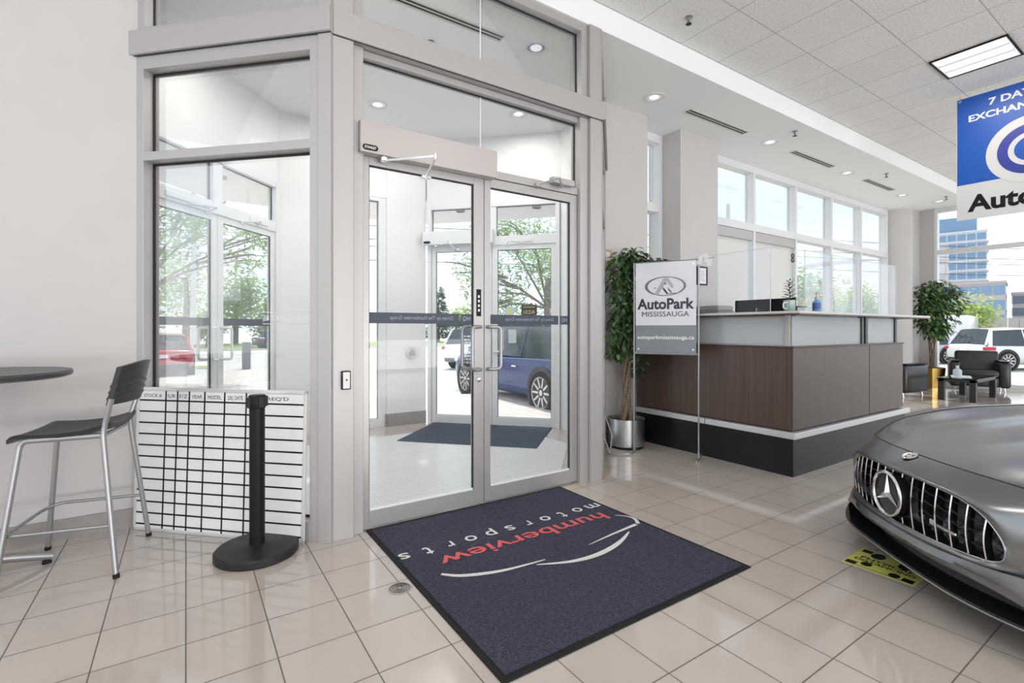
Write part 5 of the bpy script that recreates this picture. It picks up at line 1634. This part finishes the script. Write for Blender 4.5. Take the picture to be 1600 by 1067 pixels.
RIM = mat('alloy_rim', (0.62, 0.62, 0.63), 0.25, 0.9)
for x in (-0.98, -3.60):
    for s in (1, -1):
        MB().lathe([(0, 0), (0.39, 0), (0.39, -0.02), (0, -0.02)], 32, M=Matrix.Translation((x, s * 0.974, 0.36)) @ Matrix.Rotation(-s * PI / 2, 4, 'X')).done('wheel_arch', CARB, sc_)
        wheel(sc_, x, s * 0.86, 0.345, 0.26, s, RIM)

# ================================================================== OUTSIDE
FX_, FY_ = math.sin(math.radians(33.6)), math.cos(math.radians(33.6))
def gz(x, y):
    """the lot falls gently away from the building, then lies flat"""
    d = x * FX_ + y * FY_
    return -0.04 - 0.035 * max(0, min(d, 14) - 6.5)
ASPH = mat('pale_asphalt', (0.52, 0.50, 0.48), 0.9, noise_amt=0.12, noise_scale=1.2)
PAVE = grid_mat('concrete_pavers', 0.22, 0.11, 0, 0, (0.60, 0.55, 0.51), 0.16, (0.34, 0.31, 0.29), 0.006, 0.9, 0.06, 40)
GRASS = mat('lawn', (0.20, 0.30, 0.075), 0.95, noise_amt=0.35, noise_scale=3)
b = MB()
def P3(l, d): 
    x, y = FX_ * d + FY_ * l, FY_ * d - FX_ * l
    return (x, y, gz(x, y))
for d0, d1 in ((3.3, 14.0), (14.0, 300.0)):
    b.poly([P3(-260, d0 if d0 > 5 else 6.5), P3(260, d0 if d0 > 5 else 6.5), P3(260, d1), P3(-260, d1)])
gp = b.done('ground', ASPH)
struct(gp, 'pale asphalt car park falling away from the building', 'ground')
b = MB().poly([(-16, 4.0, -0.09), (16, -16.0, -0.09), (22, -4, -0.14), (15, 9, -0.05), (-16, 18, -0.05)])
ap = MB().prism([(-3.2, 5.05), (-0.5, 5.05), (0.8, 6.6), (2.9, 6.6), (4.3, 5.1), (6.5, 5.1), (6.5, 8.3), (3.3, 9.6), (-3.2, 9.6)], -0.18, -0.03).done('walkway', PAVE)
struct(ap, 'paver walkway outside the outer doors', 'walkway')
b = MB()
b.prism([(15.2, -8), (40, -8), (40, 4.6), (15.2, 4.6)], -0.20, -0.17)
b.bm.free()
# pavers toward the bollard
pv = MB().poly([(x, y, gz(x, y) + 0.012) for x, y in ((-3, 9.7), (3.4, 9.7), (4.4, 22), (-0.0, 22))]).done('paver_apron', PAVE)
struct(pv, 'paver apron leading to the grey bollard', 'walkway')
lw = MB().poly([(-40, 43, -0.285), (40, 43, -0.285), (52, 38, -0.285), (60, 60, -0.285), (-40, 66, -0.285)]).done('lawn', GRASS)
tag(lw, 'strip of lawn across the road beyond the bollard', 'lawn', kind='stuff')
kb = MB().box(-40, 40, 42.7, 43.0, -0.30, -0.18).done('kerb', mat('kerb_concrete', (0.55, 0.53, 0.50), 0.9))
struct(kb, 'pale kerb along the lawn across the road', 'kerb')
ks = MB().poly([(-6, 24.2, -0.285), (1.1, 23.6, -0.285), (1.4, 25.4, -0.285), (-6, 27.0, -0.285)]).done('grass_island', GRASS)
tag(ks, 'small grass island beside the red car', 'lawn', kind='stuff')

# ---- road vehicles
def vehicle(name, label, loc, heading, L, W, H, paint, kind='suv', rim=RIM, plate=True, cat='car'):
    t = thing(name, label, cat, (loc[0], loc[1], gz(loc[0], loc[1])), heading)
    h = L / 2
    w = W / 2
    belt = H * (0.60 if kind == 'suv' else 0.62)
    hood = H * 0.60 if kind == 'suv' else H * 0.58
    zb = 0.24
    st_ = [(-h, .86, 0.45, H * .50), (-h + .08, .95, .34, belt), (-h + .5, 1.0, zb, belt), (-h + 1.5, 1.0, zb, belt - .01), (0.15 * L, 1.0, zb, belt - .04), (h - 1.15, 1.0, zb, hood), (h - .5, .98, zb, hood - .07), (h - .12, .90, .28, hood - .18), (h, .74, .38, hood - .32)]
    rings_ = []
    for x, f, z0, z1 in st_:
        ww = w * f
        rings_.append([(x, -ww * .80, z0), (x, -ww * .97, z0 + .12), (x, -ww, z0 + (z1 - z0) * .55), (x, -ww * .965, z1 - .05), (x, -ww * .88, z1), (x, 0, z1 + .025), (x, ww * .88, z1), (x, ww * .965, z1 - .05), (x, ww, z0 + (z1 - z0) * .55), (x, ww * .97, z0 + .12), (x, ww * .80, z0)])
    rs = [spline([r[j] for r in rings_], 4) for j in range(11)]
    rings_ = [[rs[j][i] for j in range(11)] for i in range(len(rs[0]))]
    MB().loft(rings_, True, True, True).done('body_shell', paint, t, smooth=True, angle=50)
    # greenhouse
    xr0, xr1 = -h + (.42 if kind == 'suv' else .75), 0.10 * L
    gh = [(-h + .10 if kind == 'suv' else -h + .62, belt - .02, .90), (xr0, H - .05, .72), ((xr0 + xr1) / 2, H, .73), (xr1, H - .05, .71), (h - 1.15, hood - .01, .86)]
    rg_ = []
    for x, zt_, f in gh:
        ww = w * f
        bw_ = w * .93
        lo = min(zt_, belt) - .03
        rg_.append([(x, -bw_, lo), (x, -ww, zt_ - .06 * (zt_ > belt + .1)), (x, -ww * .85, zt_), (x, 0, zt_ + .02), (x, ww * .85, zt_), (x, ww, zt_ - .06 * (zt_ > belt + .1)), (x, bw_, lo)])
    MB().loft(rg_, False).done('windows', DGL_CAR, t, smooth=True, angle=30)
    MB().loft([[(x, y, z + .012) for x, y, z in r[1:6]] for r in rg_[1:4]], False).done('roof', paint, t, smooth=True)
    b = MB()
    for s in (1, 5):
        e = 0 if s == 1 else 6
        for (i0, fa) in ((1, 0.0), (2, .25), (3, 0.0)):
            tp = Vector(rg_[i0][s]); bt_ = Vector(rg_[i0][e])
            if i0 == 1: bt_ = Vector(rg_[0][e]) * .55 + Vector(rg_[1][e]) * .45
            if i0 == 3: bt_ = Vector(rg_[4][e]) * .9 + Vector(rg_[3][e]) * .1
            wd_ = .16 if i0 == 1 else .05
            o_ = Vector((0, -.008 if s == 1 else .008, .004))
            b.poly([tp + o_ + Vector((-wd_ / 2, 0, 0)), tp + o_ + Vector((wd_ / 2, 0, 0)), bt_ + o_ + Vector((wd_ / 2, 0, 0)), bt_ + o_ + Vector((-wd_ / 2, 0, 0))])
    b.done('pillars', paint, t)
    # tailgate pillars
    b = MB()
    for s in (-1, 1):
        a0, a1 = Vector(gh[0][:1] + (s * w * .90, belt)), Vector((xr0, s * w * .72, H - .05))
        b.tube([a0, a1], 0.045, 6)
    b.done('rear_pillars', paint, t, smooth=True)
    # lights
    TL_ = mat('tail_light_red', (0.55, 0.02, 0.04), 0.2)
    for s in (-1, 1):
        MB().rbox(-h - .005, -h + .42, s * w * .90 - .10, s * w * .90 + .035 * s + .06, belt - .20, belt - .07, .03, 3).done('tail_light', TL_, t, smooth=True)
        MB().rbox(h - .45, h - .10, s * w * .82 - .10, s * w * .82 + .10, hood - .28, hood - .16, .03, 3).done('headlight', mat('head_lens', (0.6, 0.62, 0.65), 0.1), t, smooth=True)
        MB().rbox(0.12 * L + .22, 0.12 * L + .42, s * (w + .10) - .09, s * (w + .10) + .09, belt, belt + .14, .04, 3).done('door_mirror', paint, t, smooth=True)
    b = MB().rbox(-h - .02, -h + .3, -w * .84, w * .84, .30, .47, .04, 2).rbox(h - .3, h + .02, -w * .72, w * .72, .28, .42, .04, 2)
    b.done('bumper', CARB, t, smooth=True)
    if plate:
        MB().box(-h - .035, -h + .02, -.17, .17, H * .46, H * .46 + .12).done('number_plate', PAPER, t)
    for x in (-h + .85, h - .88):
        for s in (-1, 1):
            MB().lathe([(0, 0), (.44, 0), (.44, -.02), (0, -.02)], 28, M=Matrix.Translation((x, s * (w + .004), .40)) @ Matrix.Rotation(-s * PI / 2, 4, 'X')).done('wheel_arch', CARB, t)
            wheel(t, x, s * (w - .10), .39, .24, s, rim, 10)
    # door lines and handles
    b = MB()
    for s in (-1, 1):
        for x in (-0.12 * L, 0.10 * L):
            b.rbox(x - .14, x + .02, s * (w + .004) - .012, s * (w + .004) + .012, belt - .22, belt - .19, .004, 1)
    b.done('door_handles', CHROME, t)
    return t
DGL_CAR = mat('tinted_car_window', (0.03, 0.045, 0.06), 0.05)
WPAINT = mat('white_car_paint', (0.72, 0.73, 0.75), 0.25, coat=0.5)
BPAINT = mat('dark_blue_car_paint', (0.008, 0.035, 0.16), 0.2, 0.0, coat=0.3)
RPAINT = mat('red_car_paint', (0.55, 0.03, 0.05), 0.25, coat=0.5)
SPAINT = mat('silver_car_paint', (0.50, 0.51, 0.53), 0.3, 0.5)
vehicle('parked_car', 'dark blue parked car seen from the side just outside the outer doors', (6.08, 8.15), math.radians(86.9), 4.75, 1.94, 1.66, BPAINT)
vehicle('parked_car', 'white parked car seen from its rear corner beyond the dark blue car', (11.15, 18.36), math.radians(25), 4.6, 1.9, 1.66, WPAINT)
vehicle('parked_car', 'red parked car seen from behind through the outer doors', (-0.66, 21.8), math.radians(90), 4.4, 1.80, 1.45, RPAINT, 'sedan')
vehicle('parked_car', 'white parked car with wide tail light outside the street window', (28.2, 5.1), math.radians(-36), 4.6, 1.88, 1.66, WPAINT)
vehicle('parked_car', 'silver parked car half hidden by the ficus in the brass planter', (28.94, 9.36), math.radians(146), 4.6, 1.85, 1.50, SPAINT, 'sedan')
vehicle('parked_car', 'small dark car far off by the lawn across the road', (7.0, 46.5), math.radians(10), 4.5, 1.8, 1.5, mat('navy_car_paint', (0.03, 0.06, 0.12), 0.3), 'sedan')
# box van
vn = thing('white_van', 'white panel van seen from behind beyond the parked cars', 'van', (40.4, 10.4, -0.30), math.radians(8))
MB().rbox(-2.4, 1.6, -1.02, 1.02, 0.45, 2.45, 0.12, 3).done('body_shell', WPAINT, vn, smooth=True)
MB().rbox(1.4, 2.6, -0.98, 0.98, 0.45, 1.7, 0.2, 3).done('cab', WPAINT, vn, smooth=True)
for s in (-1, 1):
    MB().box(-2.43, -2.38, s * 0.86 - 0.09, s * 0.86 + 0.09, 0.95, 1.35).done('tail_light', mat('tail_light_red', (0.55, 0.02, 0.04), 0.2), vn)
    for x in (-1.5, 1.8):
        MB().cyl((x, s * 0.98, 0.36), (x, s * 0.78, 0.36), 0.36, n=24).done('wheel', RUBBER, vn)
MB().box(-2.42, -2.38, -0.95, 0.95, 0.45, 0.62).done('bumper', CARB, vn)

# ---- street furniture
bo = thing('bollard', 'grey post bollard at the edge of the pavers', 'bollard', (2.05, 22.65, gz(2.05, 22.65)))
MB().rbox(-0.15, 0.15, -0.15, 0.15, 0, 1.10, 0.02, 2).done('post', mat('bollard_grey', (0.22, 0.23, 0.26), 0.5), bo)
up = thing('utility_pole', 'pale utility pole carrying the wires across the road', 'utility pole', (0.4, 35.8, -0.30))
MB().cyl((0, 0, 0), (0, 0, 10.5), 0.16, 0.12).done('pole', mat('pale_concrete', (0.62, 0.61, 0.60), 0.8), up, smooth=True)
MB().box(-1.2, 1.2, -0.06, 0.06, 9.3, 9.45).done('cross_arm', mat('arm_grey', (0.4, 0.4, 0.4), 0.7), up)
up2 = copy_tree(up, label='pale utility pole further along the road beyond the white car')
up2.location = (32.0, 20.5, -0.30)
for k, (z, o_) in enumerate(((8.4, -0.6), (7.6, 0.0), (7.2, 0.5), (6.2, 0.0))):
    wv = []
    for i in range(25):
        t = i / 24
        x, y = -38 + 112 * t, 53.8 - 49.2 * t
        s = (t * 3) % 1
        wv.append((x, y + o_, z - 1.2 * s * (1 - s)))
    tag(MB().tube(wv, 0.022, 5).done('power_line', DARK), ['topmost sagging power line across the road', 'second sagging power line from the top', 'third sagging power line from the top', 'lowest sagging power line across the road'][k], 'power line')

# ---- trees
def leaf_mat(name, col):
    """thin leaves: part of the light passes through"""
    m = mat(name, col, 0.7, noise_amt=0.4, noise_scale=1.5)
    t = m.node_tree
    out = [n for n in t.nodes if n.type == 'OUTPUT_MATERIAL'][0]
    b = t.nodes['Principled BSDF']
    tl = t.nodes.new('ShaderNodeBsdfTranslucent')
    tl.inputs[0].default_value = (*[min(1, c * 1.5) for c in col], 1)
    mx_ = t.nodes.new('ShaderNodeMixShader')
    mx_.inputs[0].default_value = 0.45
    t.links.new(b.outputs[0], mx_.inputs[1])
    t.links.new(tl.outputs[0], mx_.inputs[2])
    t.links.new(mx_.outputs[0], out.inputs[0])
    return m
LG1 = leaf_mat('tree_leaf_green', (0.20, 0.30, 0.09))
LG2 = leaf_mat('tree_leaf_yellow_green', (0.34, 0.42, 0.15))
LG3 = leaf_mat('conifer_green', (0.10, 0.17, 0.12))
TB = mat('tree_bark', (0.20, 0.16, 0.13), 0.9, noise_amt=0.3, noise_scale=8)
def cards(blobs, n, L, rg, flat=0.6):
    b = MB()
    tot = sum(b_[1] ** 2 for b_ in blobs)
    for (c, r, sq) in blobs:
        c = Vector(c)
        for k in range(int(n * r * r / tot)):
            v = Vector((rg.gauss(0, 1), rg.gauss(0, 1), rg.gauss(0, 1))).normalized()
            p = c + Vector((v.x, v.y, v.z * sq)) * (r * rg.random() ** 0.45)
            d = Vector((rg.uniform(-1, 1), rg.uniform(-1, 1), rg.uniform(-.6, .4)))
            leaf_geo(b.bm, p, d, Vector((rg.uniform(-.5, .5), rg.uniform(-.5, .5), 1)), L * rg.uniform(.6, 1.3), L * flat * rg.uniform(.5, 1))
    return b
def locust(loc, label, blobs, trunk, limbs, n, L, m, seed):
    rg = random.Random(seed)
    t = thing('locust_tree', label, 'tree', (loc[0], loc[1], gz(*loc)))
    MB().tube(spline(trunk, 4), [0.13 - 0.004 * i for i in range(4 * (len(trunk) - 1) + 1)], 9).done('trunk', TB, t, smooth=True)
    for lm in limbs:
        nn = 4 * (len(lm) - 1) + 1
        MB().tube(spline(lm, 4), [0.034 * (1 - .8 * i / (nn - 1)) + 0.006 for i in range(nn)], 6).done('branch', TB, t, smooth=True)
    cards(blobs, n, L, rg, 0.45).done('crown', m, t, keep=True)
    return t
def limbs_for(blobs, h, seed):
    rg = random.Random(seed)
    out = []
    for c, r, s in blobs:
        c = Vector(c)
        out.append([(0, 0, h * .75), tuple(Vector((0, 0, h)) * .5 + c * .5 + Vector((0, 0, -.2))), tuple(c), tuple(c + Vector((c.x, c.y, 0)).normalized() * r * .8)])
        for k in range(2):
            e = c + Vector((rg.uniform(-1, 1), rg.uniform(-1, 1), rg.uniform(-.3, .6))) * r
            out.append([tuple(Vector((0, 0, h)) * .4 + c * .6), tuple((c + e) / 2 + Vector((0, 0, .1))), tuple(e)])
    return out
bA = [((0.5, -1.0, 3.7), 0.9, .6), ((1.5, -0.6, 4.2), 0.9, .55), ((2.4, -0.9, 3.5), 0.75, .5), ((0.2, 0.6, 4.8), 1.2, .6), ((1.4, 0.8, 5.0), 1.1, .6), ((-1.0, -0.4, 4.2), 1.2, .7), ((3.0, 0.0, 4.3), 0.8, .5)]
locust((-1.2, 16.6), 'airy locust tree arching over the red car outside', bA, [(0, 0, 0), (0.05, 0, 1.2), (0.2, 0.05, 2.4), (0.35, 0.1, 3.4)], limbs_for(bA, 3.2, 1), 2300, 0.20, LG1, 21)
bB = [((-1.9, 0.9, 3.3), 1.0, .8), ((-1.6, 1.0, 2.2), 0.9, .8), ((-0.6, 0.6, 2.0), 0.9, .8), ((1.4, 0.5, 2.4), 0.9, .8), ((-1.2, 0.9, 4.6), 1.0, .7), ((-0.9, -0.6, 3.4), 1.0, .65), ((0.4, -0.8, 3.9), 1.1, .65), ((-0.3, 0.5, 4.5), 1.2, .7), ((1.2, 0.2, 3.6), 1.1, .7), ((-1.3, 0.4, 2.7), 0.8, .7), ((0.5, -0.6, 2.7), 0.9, .8)]
locust((9.3, 12.0), 'feathery locust tree behind the dark blue car', bB, [(0, 0, 0), (0.05, 0, 1.2), (0.0, 0.05, 2.4), (0.1, 0.1, 3.2)], limbs_for(bB, 3.0, 2), 6500, 0.16, leaf_mat('locust_leaf', (0.25, 0.33, 0.14)), 22)
def round_tree(loc, label, h, r, n, L, m, seed, name='leafy_tree', group=None, ground=-0.30):
    rg = random.Random(seed)
    t = thing(name, label, 'tree', (loc[0], loc[1], ground), group=group)
    MB().tube([(0, 0, 0), (0.1, 0, h * .35), (0, 0.1, h * .6)], [r * .09, r * .07, r * .04], 8).done('trunk', TB, t, smooth=True)
    bl = [((rg.uniform(-.5, .5) * r, rg.uniform(-.4, .4) * r, h * rg.uniform(.35, .8)), r * rg.uniform(.45, .7), rg.uniform(.8, 1.1)) for k in range(7)]
    cards(bl, n, L, rg, .7).done('crown', m, t, keep=True)
    return t
tl = [((-6.0, 61), 11.0, 4.5, LG1, 'broad green tree across the road, behind the red car'), ((0.0, 73), 13.5, 5.0, LG2, 'tall yellow green tree across the road, behind the utility pole'), ((4.5, 62), 10.0, 4.0, LG1, 'round green tree across the road, straight above the bollard'),
      ((14.0, 60), 11.5, 4.6, LG2, 'yellow green tree at the end of the row across the road'), ((-18, 60), 12, 5, LG1, 'dense green tree furthest along the row across the road'), ((7.2, 51), 5.2, 2.4, LG1, 'low dark tree on the lawn beside the small dark car'),
      ((1.6, 52.5), 3.4, 1.8, LG2, 'low bush on the lawn behind the utility pole')]
for i, (lc, h, r, m, lb) in enumerate(tl):
    round_tree(lc, lb, h, r, 1500, 0.62 if h > 6 else .4, m, 40 + i)
def conifer(loc, label, h, r, seed):
    rg = random.Random(seed)
    t = thing('spruce_tree', label, 'tree', (loc[0], loc[1], -0.30))
    MB().cyl((0, 0, 0), (0, 0, h * .9), .2, .05, 8).done('trunk', TB, t)
    b = MB()
    for k in range(900):
        u = rg.random() ** .7
        z = h * (1 - u) * .93 + .6
        a = rg.uniform(0, 6.28)
        rr = r * (.12 + .88 * u) * rg.uniform(.3, 1)
        leaf_geo(b.bm, Vector((rr * math.cos(a), rr * math.sin(a), z)), Vector((math.cos(a), math.sin(a), -.25)), Vector((0, 0, 1)), .75, .3)
    b.done('crown', LG3, t, keep=True)
conifer((27.4, 58.5), 'dark pointed spruce just left of the handles beyond the white car', 7.2, 1.6, 61)
conifer((21.2, 56.5), 'second dark spruce in the clump beside the outer door jamb', 7.6, 2.0, 62)
conifer((24.6, 61.0), 'third dark spruce in the clump, between the other two', 7.0, 2.0, 63)
round_tree((28.6, 56.0), 'yellow green tree at the foot of the pointed spruce', 5.2, 2.6, 900, .5, LG2, 64)
round_tree((36, 42), 'large green tree behind the feathery locust', 10.5, 5.0, 1600, .6, LG1, 65)
round_tree((45, 37), 'large yellow green tree far behind the feathery locust', 11, 5.0, 1400, .6, LG2, 66)
# shrubs and small trees beyond the reception windows
sh = [((20.5, 10.2), 4.4, 1.7, LG1, 'dense green bush outside the window behind the pump bottle'), ((23.6, 10.9), 4.7, 1.9, LG2, 'light green bush outside the middle clear reception window'), ((26.9, 10.9), 5.0, 2.0, LG1, 'green bush outside the reception window by the round column'),
      ((22.0, 13.0), 5.0, 1.9, LG2, 'pale airy tree behind the bushes outside the reception windows'), ((31.0, 12.0), 4.6, 1.8, LG2, 'pale bush furthest along outside the reception windows'), ((18.2, 11.2), 4.5, 1.6, LG2, 'light green bush nearest the shaded reception windows')]
for i, (lc, h, r, m, lb) in enumerate(sh):
    round_tree(lc, lb, h, r, 1300, .24, m, 80 + i, 'leafy_bush', ground=gz(*lc))
round_tree((45.6, 11.0), 'small pale tree in front of the fence by the mid rise block', 4.0, 2.1, 1300, .30, LG2, 95)

# ---- buildings and fence across the street
def block(name, label, loc, rz, W_, D_, H_, floors, bays, wall_m, glass_m, balc=False, z0=-0.8):
    t = thing(name, label, 'building', (loc[0], loc[1], z0), rz)
    MB().box(-W_ / 2, W_ / 2, -D_ / 2, D_ / 2, 0, H_).done('walls', wall_m, t)
    fh = H_ / floors
    for f in range(floors):
        b, s = MB(), MB()
        for face in range(4):
            wd, off = (W_, D_ / 2) if face % 2 == 0 else (D_, W_ / 2)
            nb = bays if face % 2 == 0 else max(2, int(bays * D_ / W_))
            R_ = Matrix.Rotation(face * PI / 2, 4, 'Z')
            for k in range(nb):
                x0 = -wd / 2 + wd * (k + .07) / nb
                x1 = -wd / 2 + wd * (k + .93) / nb
                b.box(x0, x1, -off - .06, -off + .02, f * fh + fh * .22, f * fh + fh * .86, R_)
            if balc:
                s.box(-wd / 2 - .1, wd / 2 + .1, -off - .45, -off, f * fh - .06, f * fh + .08, R_)
        b.done('window_row', glass_m, t)
        if balc: s.done('balcony_slab', mat('balcony_grey', (0.62, 0.63, 0.66), 0.7), t)
        else: s.bm.free()
    MB().box(-W_ / 2 - .15, W_ / 2 + .15, -D_ / 2 - .15, D_ / 2 + .15, H_, H_ + .4).done('parapet', wall_m, t)
    return t
BLG = mat('blue_facade_glass', (0.16, 0.27, 0.42), 0.15)
BLW = mat('pale_facade', (0.55, 0.57, 0.61), 0.7)
BRW = mat('grey_brown_facade', (0.42, 0.39, 0.38), 0.8)
tw = block('apartment_tower', 'tall blue glass apartment tower far beyond the street', (155, 42), math.radians(15), 15, 15, 24.3, 11, 9, BLW, BLG, True)
MB().box(-6, 5, -6, 6, 24.3, 28.2).done('penthouse', BLG, tw)
block('office_block', 'lower grey brown mid rise block in front of the glass tower', (113, 27.5), math.radians(10), 9, 10, 9.6, 4, 7, BRW, BLG)
block('office_block', 'small set back grey block at the right end of the mid rise', (119.5, 19.8), math.radians(10), 6, 6, 8.0, 4, 4, BRW, mat('dark_facade_glass', (0.10, 0.13, 0.18), 0.2))
block('office_block', 'narrow pink grey block at the left foot of the glass tower', (128, 37.0), math.radians(12), 7, 6, 18.5, 6, 4, mat('pink_grey_facade', (0.50, 0.45, 0.46), 0.8), BLW)
fe = thing('fence', 'long grey board fence beyond the cars', 'fence', (52, 10.0, -0.30), math.radians(-80))
bfe = MB()
for k in range(40):
    bfe.box(-8 + k * 0.6, -8 + k * 0.6 + 0.57, -0.03, 0.03, 0.1, 2.5)
bfe.done('boards', mat('fence_grey', (0.38, 0.36, 0.35), 0.85), fe)
for k in range(9):
    MB().box(-8.06 + k * 3.0, -7.94 + k * 3.0, -0.08, 0.08, 0, 2.65).done('post', mat('fence_post', (0.45, 0.43, 0.42), 0.8), fe)
